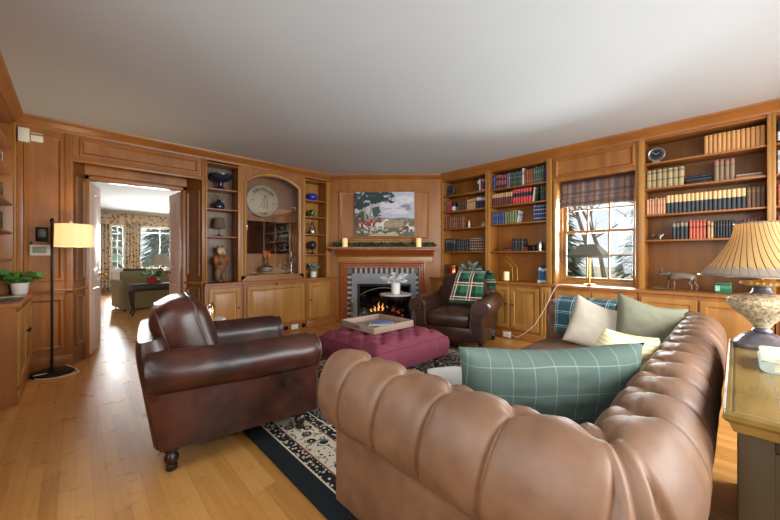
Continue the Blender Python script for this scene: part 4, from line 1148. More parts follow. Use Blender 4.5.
BOOKS = [
    (1, 1, -3.568, -3.542, 1, 0.19, 'green', 'green hardback', 0),
    (1, 1, -3.542, -3.435, 2, 0.195, 'red', 'red hardback', 0),
    (1, 1, -3.424, -3.33, 1, 0.16, 'blackwhite', 'black hardback with white cover patch', 4),
    (1, 1, -3.299, -3.129, 5, 0.155, 'dkbrown', 'dark brown hardback', 0),
    (1, 1, -3.119, -2.957, 4, 0.175, 'tan', 'tan hardback', 0),
    (1, 1, -2.938, -2.757, 4, 0.21, 'blacklabel', 'black hardback with white label', 0),
    (1, 2, -3.568, -3.178, 9, 0.205, 'brown', 'brown leather-bound hardback', 0),
    (1, 3, -3.568, -3.351, 4, 0.22, 'blackband', 'black hardback with pale bands', 0),
    (1, 3, -3.34, -3.09, 6, 0.185, 'blackrib', 'black ribbed hardback', 0),
    (1, 3, -3.071, -2.792, 7, 0.22, 'brownband', 'brown hardback with pale bands', 0),
    (1, 4, -3.568, -3.477, 2, 0.22, 'dkbrown', 'dark brown hardback', 0),
    (2, 0, -2.652, -2.6, 2, 0.215, 'blue', 'blue hardback', 0),
    (2, 0, -2.6, -2.419, 4, 0.215, 'redband', 'faded red hardback with black bands', 0),
    (2, 0, -2.414, -2.355, 2, 0.22, 'mauve', 'mauve hardback', 0),
    (2, 0, -2.355, -2.177, 6, 0.225, 'dkgreen', 'dark green gilt hardback', 0),
    (2, 0, -2.174, -2.14, 1, 0.25, 'greywhite', 'pale grey hardback', 0),
    (2, 0, -2.137, -2.016, 4, 0.23, 'rust', 'rust red hardback', 0),
    (2, 0, -2.009, -1.863, 5, 0.235, 'greengrey', 'grey green hardback', 0),
    (2, 0, -1.861, -1.821, 1, 0.245, 'navy', 'navy hardback', 0),
    (2, 1, -2.652, -2.323, 9, 0.195, 'maroontan', 'maroon hardback with tan top half', 0),
    (2, 1, -2.32, -2.038, 7, 0.215, 'redblack', 'bright red hardback with black band', 0),
    (2, 1, -2.026, -1.981, 1, 0.205, 'cream', 'cream hardback', 6),
    (2, 1, -1.972, -1.925, 1, 0.2, 'black', 'black hardback', 10),
    (2, 1, -1.911, -1.821, 3, 0.22, 'dkgreen', 'dark green hardback', 0),
    (2, 2, -2.652, -2.454, 6, 0.19, 'blue', 'blue hardback', 0),
    (2, 2, -2.448, -2.253, 5, 0.185, 'olivegreen', 'olive green hardback', 0),
    (2, 2, -2.249, -2.215, 1, 0.185, 'greywhite', 'pale grey hardback', 7),
    (2, 2, -2.009, -1.821, 6, 0.235, 'navyband', 'navy gilt-banded hardback', 0),
    (2, 3, -2.331, -2.155, 4, 0.185, 'black', 'black hardback', 0),
    (2, 4, -1.953, -1.823, 3, 0.225, 'bluewhite', 'blue and white hardback', 5),
    (3, 0, -0.234, 0.19, 13, 0.198, 'tanplain', 'tan hardback', 0),
    (3, 1, -0.714, -0.39, 7, 0.205, 'khaki', 'khaki hardback with dark band', 0),
    (3, 1, -0.159, -0.011, 4, 0.215, 'oliveclay', 'olive brown hardback', 0),
    (3, 2, -0.714, -0.544, 7, 0.185, 'pinktan', 'pinkish tan hardback', 0),
    (3, 2, -0.539, 0.064, 18, 0.2, 'creamblack', 'cream and black two-tone hardback', 0),
    (3, 2, 0.067, 0.19, 4, 0.205, 'umber', 'umber hardback', 0),
    (3, 3, -0.489, -0.358, 4, 0.185, 'blackpatch', 'black hardback with small label', 0),
    (3, 3, -0.35, -0.219, 5, 0.195, 'redorange', 'brick red hardback with black band', 0),
    (3, 3, -0.211, -0.163, 2, 0.175, 'tan', 'tan hardback', 0),
    (3, 3, -0.159, 0.003, 8, 0.185, 'black', 'black hardback', 0),
    (3, 3, 0.044, 0.186, 6, 0.19, 'dkred', 'dark red hardback', 0),
    (4, 0, 0.262, 0.314, 3, 0.21, 'blackwhite', 'black and white hardback', 0),
    (4, 1, 0.262, 0.314, 3, 0.22, 'greywhite', 'pale grey hardback', 0),
    (4, 2, 0.262, 0.314, 2, 0.2, 'rust', 'rust hardback', 0),
    (4, 3, 0.262, 0.314, 3, 0.2, 'dkred', 'dark red hardback', 0),
]
for b_ in BOOKS: book_set(*b_)
# odd volumes
for i, (st, t, h, desc) in enumerate((('blacklabel', .03, .205, 'black and white hardback'), ('white', .022, .2, 'white hardback'), ('red', .028, .21, 'red hardback'), ('bluewhite', .034, .205, 'blue and white hardback'))):
    book('R', -2.92+sum((.034, .024, .03, .036)[:i]), .05, SH1[0], t, .15, h, st, 'the %s at the right end of the top shelf, corner bookcase' % desc)
for i, st in enumerate(('dkred', 'dkbrown')):
    book('R', -2.475, .05, SH2[3]+i*.036, .034, .15, .15-.01*i, st, '%s flat maroon book left of the four upright black books' % ('lower', 'upper')[i], 'flat maroon books', flat=True)
for i, st in enumerate(('dkred', 'dkred')):
    book('R', -2.185, .05, SH2[3]+i*.032, .030, .15, .13-.01*i, st, '%s flat maroon book right of the four upright black books' % ('lower', 'upper')[i], 'flat maroon books', flat=True)
for i in range(3):
    book('R', -.372, .045, SH3[1]+i*.031, .029, .16, .20-.006*i, 'slateblue' if i == 1 else 'black', '%s of three flat black books beside the khaki volumes' % ('bottom', 'middle', 'top')[i], 'flat black books', flat=True)
for i in range(3):
    book('R', -.002, .04, SH3[1]+i*.014, .013, .15, .19-.01*i, ('paper', 'oliveclay', 'paper')[i], '%s of three thin tan paperbacks lying flat at shelf end' % ('bottom', 'middle', 'top')[i], 'flat tan paperbacks', flat=True)
# sliver of the left-edge bookcase
for row, sts in enumerate((None, ('bluewhite', 'slateblue', 'tan', 'navy', 'white', 'black'), ('dkbrown', 'umber', 'black', 'dkgreen', 'umber', 'blackpatch'), ('khaki', 'dkgreen', 'black', 'slateblue', 'umber', 'olivegreen'))):
    if not sts: continue
    x = 4.70
    for i, st in enumerate(sts):
        t = rnd.uniform(.03, .046)
        book('N', x, .06, SHN[row], t, .16, .17+rnd.uniform(0, .03), st, '%s upright book on the %s shelf of the left-edge bookcase' % (ordinal(i+1, 6), ('', 'second', 'third', 'fourth')[row]), 'books on the left-edge bookcase')
        x += t+.001
# book lying on the sofa table
BC['sage'] = cover('sage', (156, 166, 156)); BC['creamtop'] = cover('creamtop', (226, 212, 180))
book('B', -2.13, -1.54, .7575, .042, .24, .24, 'sage', 'thick sage green book lying under a thinner cream one on console', flat=True)
book('B', -2.135, -1.535, .80, .014, .235, .245, 'creamtop', 'thin cream book lying on top of the sage book on console', flat=True)
# ------------------------------------------------------------------ ornaments, lamps, plants
def onw(w, name, mat, mb, x, y, z, label, cat, rz=0, sharp=40, group=None):
    o = mb.build(name, mat, None, sharp); o.location = wpos(w, x, y, z); o.rotation_euler = (0, 0, WALLS[w][1]+rz)
    return tag(o, label, cat, group)
def lampshade(mb, r0, r1, h, z0, n=32, thick=.003, flare=0.0, k=10, waves=0):
    def rr(t): return r0+(r1-r0)*(t+flare*(t*t-t)*-1)
    def fo(i, j):
        t = i/k; a = 2*PI*j/n; r = r0+(r1-r0)*t-flare*math.sin(PI*t)*.5*(1-t*.4)
        return Vector((r*math.cos(a), r*math.sin(a), z0+h*t))
    A = mb.grid(fo, k+1, n, cv=True, flip=True)
    def fi(i, j):
        v = fo(i, j); l = math.hypot(v.x, v.y); return Vector((v.x*(l-thick)/l, v.y*(l-thick)/l, v.z))
    B = mb.grid(fi, k+1, n, cv=True)
    for e in (0, -1):
        for j in range(n): mb.cap([A[e][j], A[e][(j+1) % n], B[e][(j+1) % n], B[e][j]])
    return mb
def plant(root, n, L, W, z, mat, spread=1.0, bend=.5, seed=1, up=.35, r0=.02):
    rr = random.Random(seed)
    m = MB(); st = MB()
    for i in range(n):
        a = 2*PI*i/n*2.4+rr.uniform(-.4, .4); e = rr.uniform(up, 1.25)
        d = Vector((math.cos(a)*math.cos(e)*spread, math.sin(a)*math.cos(e)*spread, math.sin(e)))
        sl = rr.uniform(.25, 1.0)*L
        b = Vector((r0*math.cos(a), r0*math.sin(a), z)); tip = b+d*sl
        st.tube([b, b.lerp(tip, .5)+Vector((0, 0, .01)), tip], .0016, 5)
        m.leaf(tip, (d.x*1.3, d.y*1.3, d.z*.7), rr.uniform(.7, 1.1)*L*.75, W*rr.uniform(.8, 1.2), bend, roll=rr.uniform(-1.1, 1.1))
    m.build('leaves', mat, root, 0); st.build('stems', mat, root)

# floor lamp by the doorway
FLX, FLY = -.175, 4.80
root = thing('floor_lamp', 'black arc floor lamp with a lit cream drum shade beside the doorway', 'floor lamp', (FLX, FLY, 0), R(-43.6))
MB().lathe([(.165, 0), (.17, .006), (.168, .022), (.15, .028), (.02, .032)], n=36).build('base', M['dark_metal'], root)
MB().tube([(0, 0, .03), (0, 0, 1.56)], .0115, 12).lathe([(.016, 1.54), (.018, 1.56), (.01, 1.575), (.003, 1.58)], n=12).build('pole', M['dark_metal'], root)
MB().tube([(0, 0, 1.46)]+[(.02+.22*math.sin(t*PI/12)*.95, -.02, 1.46+.10*t/6-.0*t if t < 4 else 1.527+.02*math.sin((t-4)*.5)) for t in range(1, 9)], .006, 8).build('arm', M['silver'], root)
M['drum_shade'] = shade_mat('drum_shade', (240, 228, 200), (255, 226, 170), .28, .5)
sh = lampshade(MB(), .146, .140, .225, 0, 40, .003).build('lamp_shade', M['drum_shade'], root); sh.location = (.285, -.06, 1.285)
MB().tube([(.02, -.02, 1.35), (.285, -.06, 1.35)], .004, 6).lathe([(.018, 1.33), (.018, 1.40), (.012, 1.405)], (.285, -.06, 0), 12).build('lamp_socket', M['dark_metal'], root)
cord = MB().tube([(FLX-.13, FLY-.02, .02), (FLX-.10, FLY-.16, .008), (FLX+.02, FLY-.23, .008), (FLX+.13, FLY-.22, .008), (FLX+.2, FLY-.14, .008), (FLX+.17, FLY-.02, .02), (FLX+.10, FLY+.08, .05)], .005, 6)
cord_o = cord.build('power_cord', M['white'], root); cord_o.matrix_parent_inverse = (Matrix.Translation((FLX, FLY, 0)) @ Matrix.Rotation(R(-43.6), 4, 'Z')).inverted(); cord_o['label'] = 'white looped cord'
tag(MB().box(-.30, -.20, 4.70, 4.735, .0, .03, bev=.006).build('power_strip', M['white']), 'white power strip on the floor beside the lamp base', 'power strip')

# small fittings on the left wall
root = wthing('L', 'alarm_sensor', 'small white box fitting high on the wall by the left corner', 'sensor', -.385, 0, 2.42)
MB().box(-.035, .045, -.055, 0, -.07, .07, bev=.006).build('housing', M['plastic'], root); MB().box(-.035, -.03, -.05, -.01, -.05, .05).build('side_face', M['silver'], root)
root = wthing('L', 'wall_sensor_plate', 'flat cream plate high on the wall right of the box fitting', 'sensor', -.29, -.001, 2.42)
MB().box(-.045, .045, -.016, 0, -.045, .045, bev=.004).build('housing', M['plastic'], root); MB().ball((-.02, -.016, .02), .005, .003, .005, 8).build('indicator', M['dark_metal'], root)
root = wthing('L', 'thermostat', 'dark grey wall control beside the floor lamp shade', 'thermostat', -.255, -.001, 1.42)
MB().box(-.045, .045, -.02, 0, -.075, .075, bev=.004).build('housing', M['dark_metal'], root); bx('screen', plain('grey_screen', (104, 104, 100), .3), root, -.03, .03, -.022, -.019, -.03, .055)
root = wthing('L', 'alarm_keypad', 'white wall keypad with a grey screen below the dark control', 'keypad', -.262, -.001, 1.255)
MB().box(-.08, .08, -.022, 0, -.055, .055, bev=.005).build('housing', M['plastic'], root); bx('screen', plain('keypad_screen', (140, 148, 136), .3), root, -.06, .04, -.024, -.02, -.03, .035)
tag(MB().lathe([(.012, 0), (.012, .006), (.004, .01)], (0, 0, 0), 12, M=Matrix.Translation(wpos('L', -.33, 0, 1.33)) @ Matrix.Rotation(PI/2, 4, 'X')).build('door_stop_knob', M['dark_metal']), 'tiny dark round knob on the wall panel left of the keypad', 'knob')
# plinth fittings of the left cabinets
root = wthing('L', 'floor_vent', 'dark slotted air vent in the cabinet plinth behind the brown armchair', 'vent', 2.33, -.109, .055)
bx('vent_body', M['black_metal'], root, -.10, .10, -.004, .0, -.03, .03)
for k in range(9): MB().box(-.088+k*.02, -.078+k*.02, -.007, -.003, -.024, .024).build('louver', M['dark_metal'], root)
def outlet(w, x, y, z, label, wd=.085, hd=.055):
    r_ = wthing(w, 'wall_outlet', label, 'outlet', x, y, z)
    MB().box(-wd, wd, -.008, 0, -hd, hd, bev=.003).build('face_plate', M['plastic'], r_)
    for s in (-1, 1): MB().box(s*.035-.017, s*.035+.017, -.0095, -.007, -.022, .022, bev=.002).build('socket', M['white'], r_)
    for s in (-1, 1):
        for q in (-.006, .006): MB().box(s*.035+q-.0015, s*.035+q+.0015, -.0102, -.009, -.008, .008).build('slot', M['dark_metal'], r_)
outlet('L', 2.545, -.109, .056, 'cream power outlet in the plinth beside the dark floor vent', .06, .04)
tag(MB().lathe([(.035, 0), (.035, .006), (.026, .008), (.024, .004), (.001, .003)], (0, 0, 0), 20, M=Matrix.Translation(wpos('L', 2.70, -.109, .058)) @ Matrix.Rotation(PI/2, 4, 'X')).build('cable_grommet', M['black']), 'round black hole cover in the plinth right of the outlet', 'grommet')
outlet('R', -2.30, -.159, .057, 'cream power outlet in the plinth right of the tartan-draped armchair', .065, .042)

# counter at the left edge
root = wthing('N', 'potted_plant', 'leafy green houseplant in a white pot on the left counter', 'potted plant', 4.845, -.052, .8205)
MB().lathe([(.045, 0), (.055, .01), (.066, .105), (.068, .112), (.062, .112), (.056, .09), (.004, .088)], n=28).build('pot', M['white'], root)
MB().lathe([(.055, .085), (.03, .096), (.004, .098)], n=16).build('soil', M['soil'], root)
plant(root, 40, .125, .066, .09, M['leaf'], .95, .4, 3, .5)
o = onw('N', 'magazine', M['mag'], MB().box(-.09, .09, -.065, .065, 0, .006, bev=.001), 4.50, -.03, .8205, 'loose magazine lying open on the left counter', 'magazine', .2)
o = onw('N', 'notebook', BC['slateblue'], MB().box(-.10, .10, -.05, .05, 0, .012, bev=.002), 4.28, -.05, .8205, 'dark notebook lying near the front end of the left counter', 'notebook', -.15)
root = wthing('N', 'picture_frame', 'dark blue framed picture standing behind the plant on left counter', 'picture frame', 4.62, .10, .8205)
MB().box(-.09, .09, -.012, .012, 0, .22, bev=.003).build('frame', BC['slateblue'], root); bx('picture', M['mag'], root, -.07, .07, -.014, -.011, .02, .2); root.rotation_euler.x = R(-6)
root = wthing('N', 'picture_frame', 'white framed photograph standing on the left counter', 'picture frame', 4.42, .12, .8205)
MB().box(-.08, .08, -.01, .01, 0, .17, bev=.003).build('frame', M['white'], root); bx('picture', BC['navy'], root, -.06, .06, -.012, -.009, .02, .15)

# left display shelves
navyg = plain('midnight_glaze', (38, 42, 60), .22, 0, .3, 12)
root = wthing('L', 'pedestal_bowl', 'large dark blue pedestal bowl on the top display shelf', 'bowl', 1.50, .088, 2.1385)
root.scale = (1.08,)*3
MB().lathe([(.055, 0), (.06, .01), (.05, .022), (.03, .05), (.034, .09), (.05, .105), (.10, .13), (.135, .165), (.138, .20), (.128, .203), (.11, .17), (.03, .14), (.002, .138)], n=32).build('bowl', navyg, root)
root = wthing('L', 'flower_vase', 'dark vase of yellow flowers on the second display shelf', 'vase', 1.48, .10, 1.8575)
root.scale = (1.45,)*3
MB().lathe([(.03, 0), (.05, .012), (.055, .035), (.045, .06), (.02, .078), (.024, .092), (.018, .09), (.012, .07)], n=20).build('vase', navyg, root)
m = MB()
rr = random.Random(5)
for i in range(14):
    c = Vector((rr.uniform(-.045, .045), rr.uniform(-.04, .04), .12+rr.uniform(-.02, .035)))
    for k in range(5): m.leaf(c, (math.cos(k*1.257), math.sin(k*1.257), .3), .016, .012, .2, nseg=2)
m.build('flowers', plain('yellow_petals', (214, 178, 84), .6), root)
m = MB()
for i in range(8): m.tube([(0, 0, .08), (rr.uniform(-.04, .04), rr.uniform(-.03, .03), .125)], .0015, 4)
m.build('stems', M['fir'], root)
root = wthing('L', 'table_lamp', 'small unlit lamp with taupe shade on the third display shelf', 'table lamp', 1.485, .11, 1.4715)
MB().lathe([(.055, 0), (.058, .006), (.045, .014), (.012, .022), (.005, .04), (.005, .13), (.003, .135)], n=20).build('lamp_base', M['dark_metal'], root)
lampshade(MB(), .09, .06, .15, .12, 24).build('lamp_shade', shade_mat('taupe_shade', (128, 104, 86), 0, 0, .2), root)
# fox ornament
root = wthing('L', 'fox_figurine', 'standing fox ornament in a rust jacket on the lowest display shelf', 'figurine', 1.50, .10, .8205, rz=R(25))
root.scale = (1.32,)*3
t = NT('fox_fur'); X, Y, Z = t.xyz(t.coord())
face = t.math('MULTIPLY', t.math('GREATER_THAN', Z, .30), t.math('LESS_THAN', Y, -.015))
c_ = t.mix(t.noise(t.coord(), 30, 3), lin((96, 72, 54)), lin((140, 100, 70)))
c_ = t.mix(face, c_, lin((214, 186, 142)))
foxm = t.pbr(c_, .6)
m = MB()
m.ball((0, 0, .19), .062, .055, .11); m.ball((0, -.004, .335), .05, .048, .045); m.ball((0, -.05, .322), .02, .035, .017)
for s in (-1, 1):
    m.ball((s*.034, 0, .085), .03, .034, .07); m.ball((s*.036, -.025, .018), .026, .045, .02)
    m.ball((s*.066, -.01, .235), .02, .022, .05); m.ball((s*.05, -.05, .205), .017, .042, .02)
    m.lathe([(.02, 0), (.012, .022), (.001, .045)], (s*.032, .005, .365), 10)
m.ball((.0, .055, .12), .03, .03, .12)
o = m.build('fox_body', foxm, root); md = o.modifiers.new('remesh', 'REMESH'); md.mode = 'VOXEL'; md.voxel_size = .006; md.use_smooth_shade = True
m = MB(); m.ball((0, 0, .205), .068, .061, .078)
for s in (-1, 1): m.ball((s*.067, -.012, .24), .026, .028, .052)
o = m.build('jacket', plain('rust_jacket', (146, 84, 44), .7, 0, .15, 20), root); md = o.modifiers.new('remesh', 'REMESH'); md.mode = 'VOXEL'; md.voxel_size = .006; md.use_smooth_shade = True
MB().ball((0, -.086, .327), .008, n=8).build('nose', M['black'], root)
for s in (-1, 1): MB().ball((s*.02, -.044, .35), .006, n=8).build('eye', M['black'], root)
# right display shelves
onw('L', 'glass_bowl', plain('cobalt_glass', (34, 62, 170), .08, 0, .3, 12), MB().lathe([(.045, 0), (.08, .02), (.098, .06), (.09, .10), (.065, .122), (.06, .12), (.083, .095), (.09, .06), (.04, .012), (.002, .01)], n=28), 2.985, .11, 2.1515, 'round cobalt blue glass bowl on the top right display shelf', 'bowl')
t = NT('painted_glaze'); f = t.voro(t.coord(), 26)
onw('L', 'round_jar', t.pbr(t.ramp(f, [(.3, lin((200, 190, 120))), (.4, lin((70, 96, 50))), (.7, lin((40, 48, 36)))]), .25), MB().lathe([(.04, 0), (.062, .018), (.075, .06), (.062, .10), (.04, .115), (.044, .122), (.03, .132), (.006, .14)], n=24), 2.985, .11, 1.8655, 'round green and yellow painted jar on a display shelf', 'jar')
root = wthing('L', 'glass_decanter', 'clear lidded glass jar on the third right display shelf', 'jar', 2.99, .11, 1.5705)
root.scale = (1.15,)*3
MB().lathe([(.045, 0), (.05, .01), (.05, .09), (.03, .12), (.026, .14)], n=20).build('jar_body', M['jar_glass'], root); MB().lathe([(.03, .14), (.034, .15), (.012, .165), (.018, .18), (.004, .195)], n=16).build('stopper', M['silver'], root)
MB().lathe([(.04, .01), (.04, .06), (.002, .062)], n=16).build('contents', plain('pale_shells', (190, 170, 150), .7), root)
root = wthing('L', 'desk_globe', 'small dark globe on a turned stand on the fourth display shelf', 'globe', 2.99, .11, 1.2255)
root.scale = (1.15,)*3
MB().ball((0, 0, .135), .062, n=20).build('globe_ball', navyg, root); MB().lathe([(.05, 0), (.052, .01), (.02, .02), (.011, .04), (.014, .06), (.008, .076)], n=18).build('stand', M['dark_wood'], root)
MB().tube([(.07*math.cos(R(a)), 0, .135+.07*math.sin(R(a))) for a in range(-90, 91, 15)], .004, 6).build('meridian', M['brass'], root)
root = wthing('L', 'potted_plant', 'small leafy plant in a white pot at the end of left counter', 'potted plant', 3.0, .085, .8205)
MB().lathe([(.042, 0), (.05, .006), (.052, .10), (.048, .10), (.044, .08), (.004, .08)], n=24).build('pot', M['white'], root)
plant(root, 26, .16, .05, .085, M['leaf_pale'], .6, .35, 8, .55)
# niche contents
root = wthing('L', 'television', 'flat black glossy screen standing inside the arched niche below the plaque', 'television', 2.21, .19, .901)
MB().box(-.39, .39, -.012, .03, .33, .84, bev=.004).build('bezel', M['black'], root)
MB().box(-.38, .38, -.0145, -.011, .34, .83).build('screen', plain('dark_screen', (14, 13, 13), .06, 0, .0), root)
MB().box(-.03, .03, .0, .03, .01, .34).box(-.16, .16, -.05, .05, 0, .012, bev=.004).build('stand', M['black'], root)
root = wthing('L', 'round_plaque', 'round pale wooden plaque with dark lettering inside the arched niche', 'plaque', 2.165, .235, 2.07)
RX = Matrix.Rotation(PI/2, 4, 'X')
MB().lathe([(.245, 0), (.252, .006), (.252, .018), (.245, .022), (.002, .022)], n=64, M=RX).build('plaque_board', wood('pale_plaque_wood', (176, 152, 116), (214, 192, 156), sc=(9, 2, 2), rough=.6, knots=0), root)
MB().lathe([(.252, .004), (.262, .008), (.262, .024), (.252, .026)], n=64, M=RX, cap=False).build('plaque_rim', plain('plaque_rim', (92, 96, 128), .6), root)
ink = plain('plaque_ink', (44, 38, 34), .7)
def letter(ch, size, x, z, ang, parent, bold=0):
    cu = bpy.data.curves.new('t', 'FONT'); cu.body = ch; cu.size = size; cu.align_x = 'CENTER'; cu.align_y = 'CENTER'; cu.extrude = .001; cu.offset = bold
    to = bpy.data.objects.new('t', cu); COL.objects.link(to)
    dg = bpy.context.evaluated_depsgraph_get(); me = bpy.data.meshes.new_from_object(to.evaluated_get(dg))
    bpy.data.objects.remove(to)
    Mx = Matrix.Translation((x, -.0235, z)) @ Matrix.Rotation(ang, 4, 'Y') @ Matrix.Rotation(PI/2, 4, 'X')
    me.transform(Mx)
    return me
def lettering(name, text, size, rad, a0, a1, parent, bottom=False, bold=.002):
    bm = bmesh.new()
    for i, ch in enumerate(text):
        if ch == ' ': continue
        a = R(a0+(a1-a0)*i/(len(text)-1))
        me = letter(ch, size, rad*math.sin(a), rad*math.cos(a), a if not bottom else a+PI, parent, bold)
        bm.from_mesh(me); bpy.data.meshes.remove(me)
    me = bpy.data.meshes.new(name); bm.to_mesh(me); bm.free(); me.materials.append(ink)
    o = bpy.data.objects.new(name, me); COL.objects.link(o); o.parent = parent; return o
lettering('lettering', 'FOX HOLLOW', .07, .185, -48, 50, root)
lettering('small_lettering', 'FARM', .04, .20, 195, 165, root, True, .0008)
m = MB()
def blob(m, cx, cz, rx, rz, y=-.0236, n=14, ang=0):
    m.poly([(cx+rx*math.cos(2*PI*i/n)*math.cos(ang)-rz*math.sin(2*PI*i/n)*math.sin(ang), y, cz+rx*math.cos(2*PI*i/n)*math.sin(ang)+rz*math.sin(2*PI*i/n)*math.cos(ang)) for i in range(n)])
def line(m, pts, w, y=-.0238):
    for (a, b), (c, d) in zip(pts, pts[1:]):
        dx, dz = c-a, d-b; l = math.hypot(dx, dz) or 1; nx, nz = -dz/l*w, dx/l*w
        m.poly([(a+nx, y, b+nz), (c+nx, y, d+nz), (c-nx, y, d-nz), (a-nx, y, b-nz)])
# a seated fox outline
line(m, [(.02, .10), (.045, .06), (.05, .02), (.07, -.04), (.075, -.12)], .004); line(m, [(.02, .10), (.03, .05), (.01, .03), (-.005, .02), (.015, .01), (.02, -.05), (.02, -.12)], .004)
line(m, [(.05, .11), (.045, .07)], .004); line(m, [(-.06, -.11), (-.03, -.07), (-.01, -.02), (.0, -.12)], .003); line(m, [(.05, -.12), (.048, -.05)], .004)
line(m, [(-.19, .0), (-.15, .0)], .006); line(m, [(.15, -.03), (.2, -.02)], .006)
m.build('fox_drawing', ink, root)
root = wthing('L', 'display_stone', 'dark oval geode on a little stand inside the arched niche', 'ornament', 2.19, .11, .901)
MB().ball((0, 0, .085), .10, .05, .06, 20).build('stone', plain('dark_geode', (52, 58, 66), .3, .2, .4, 26), root); MB().lathe([(.06, 0), (.055, .012), (.03, .02), (.028, .03)], n=20).build('stand', M['dark_wood'], root)
root = wthing('L', 'silver_candlestick', 'tall silver candlestick at the right side inside the niche', 'candlestick', 2.60, .12, .901)
MB().lathe([(.05, 0), (.052, .01), (.02, .03), (.012, .08), (.02, .11), (.010, .14), (.014, .24), (.026, .26), (.02, .27), (.006, .272)], n=20).build('stem', M['silver'], root)
MB().lathe([(.011, .265), (.011, .36), (.003, .363)], n=12).build('candle', M['wax_plain'], root)
onw('L', 'silver_cup', M['silver'], MB().lathe([(.03, 0), (.032, .008), (.01, .02), (.012, .04), (.035, .07), (.04, .10), (.036, .10), (.03, .07), (.004, .055)], n=20), 2.47, .13, .901, 'small silver goblet beside the candlestick inside the niche', 'goblet')

# ---- mantel
root = wthing('D', 'mantel_garland', 'dark green evergreen garland with cones lying along the mantel', 'garland', 0, 0, 1.3455)
rr = random.Random(21); m = MB()
for i in range(640):
    u = rr.uniform(-.92, .86); a = rr.uniform(0, 2*PI); b = Vector((u, -.115+.03*math.sin(u*9)+rr.uniform(-.03, .03), .024+rr.uniform(0, .055)))
    m.leaf(b, (math.cos(a)*.9+.2*math.sin(u*20), math.sin(a)*.7, rr.uniform(-.1, .55)), rr.uniform(.04, .08), .024, .3, nseg=3, roll=rr.uniform(-1.2, 1.2))
m.tube([(-.92+1.78*i/30, -.115+.03*math.sin((-.92+1.78*i/30)*9), .018) for i in range(31)], .008, 6)
m.build('sprigs', M['fir'], root, 0)
for u in (-.83, -.42, .06, .38, .87):
    MB().lathe([(.004, 0), (.018, .008), (.022, .02), (.016, .036), (.003, .048)], (0, 0, 0), 10, M=Matrix.Translation((u, -.15, .012))).build('pine_cone', plain('cone_brown', (104, 64, 44), .8, 0, .3, 60) if u < -.8 else bpy.data.materials['cone_brown'], root)
for u, lab in ((-.70, 'lit cream pillar candle at the left end of the mantel'), (.575, 'lit cream pillar candle at the right end of the mantel')):
    root = wthing('D', 'pillar_candle', lab, 'candle', u, -.165, 1.3455)
    MB().lathe([(.044, 0), (.045, .004), (.045, .15), (.042, .155), (.034, .148), (.003, .146)], n=24).build('wax', M['wax'], root)
    MB().tube([(0, 0, .14), (.001, 0, .158)], .0012, 5).build('wick', M['black'], root)
# painting above the mantel: a generic country ride
root = wthing('D', 'landscape_painting', 'unframed painting of riders and dogs under trees above the mantel', 'painting', -.02, -.012, 1.53)
W_, H_ = 1.05, .79
MB().box(-W_/2, W_/2, -.03, 0, 0, H_, bev=.003).build('canvas', M['white'], root)
PC = {'sky': (188, 190, 204), 'cloud': (214, 212, 218), 'dk': (140, 140, 156), 'field': (168, 144, 112), 'far': (120, 130, 130), 'grass': (104, 102, 84), 'tree': (44, 62, 60), 'tree2': (66, 88, 80),
      'trunk': (170, 150, 124), 'red': (178, 54, 60), 'horse': (226, 218, 208), 'bay': (120, 72, 48), 'dog': (206, 198, 188), 'dkdog': (52, 46, 50), 'path': (196, 170, 128), 'skin': (220, 180, 150), 'black': (34, 32, 36)}
keys = list(PC); pm = [plain('paint_'+k, PC[k], .7, 0, .22, 40) for k in keys]
m = MB(); lay = [0]
def pg(pts, key):
    lay[0] += 1; m.poly([(-W_/2+W_*u, -.0305-.00002*lay[0], H_*v) for u, v in pts], keys.index(key))
def el(u, v, a, b, key, n=14, ang=0, rough=0, sd=0):
    r_ = random.Random(int(u*997+v*331+sd)); P_ = []
    for i in range(n):
        t = 2*PI*i/n; k = 1+r_.uniform(-rough, rough); x, y = a*k*math.cos(t), b*k*math.sin(t)
        P_.append((min(1, max(0, u+x*math.cos(ang)-y*math.sin(ang))), min(1, max(0, v+x*math.sin(ang)+y*math.cos(ang)))))
    pg(P_, key)
pg([(0, 0), (1, 0), (1, 1), (0, 1)], 'sky')
for u, v, a, b in ((.62, .72, .2, .09), (.85, .84, .16, .08), (.7, .56, .2, .06)): el(u, v, a, b, 'cloud', 18, 0, .2)
el(.86, .68, .08, .045, 'dk', 14, 0, .3); el(.9, .62, .05, .03, 'dk', 12, 0, .3)
pg([(0, 0), (1, 0), (1, .40), (.8, .43), (.6, .41), (.4, .44), (0, .40)], 'far'); pg([(0, 0), (1, 0), (1, .36), (.75, .38), (.5, .36), (0, .36)], 'field')
pg([(0, 0), (1, 0), (1, .22), (.6, .20), (.3, .24), (0, .26)], 'grass'); pg([(.2, .02), (.75, .02), (.7, .10), (.4, .09)], 'path')
el(.93, .32, .12, .08, 'grass', 16, 0, .25); el(.12, .38, .14, .16, 'tree2', 16, 0, .3); el(.35, .55, .07, .13, 'tree2', 14, 0, .3)
pg([(.17, .3), (.21, .3), (.19, .55), (.16, .8), (.13, .8), (.155, .55)], 'trunk'); pg([(.20, .3), (.24, .32), (.28, .55), (.31, .75), (.28, .75), (.25, .55)], 'trunk'); pg([(0, .46), (.02, .46), (.15, .62), (.14, .65)], 'trunk')
for u, v, a, b in ((.1, .88, .16, .12), (.28, .92, .18, .1), (.43, .9, .16, .1), (.55, .94, .12, .07), (.08, .7, .1, .09), (.52, .82, .1, .05), (.36, .78, .08, .05), (.62, .78, .05, .03), (.2, .72, .06, .05)): el(u, v, a, b, 'tree', 22, 0, .35)
r8 = random.Random(8)
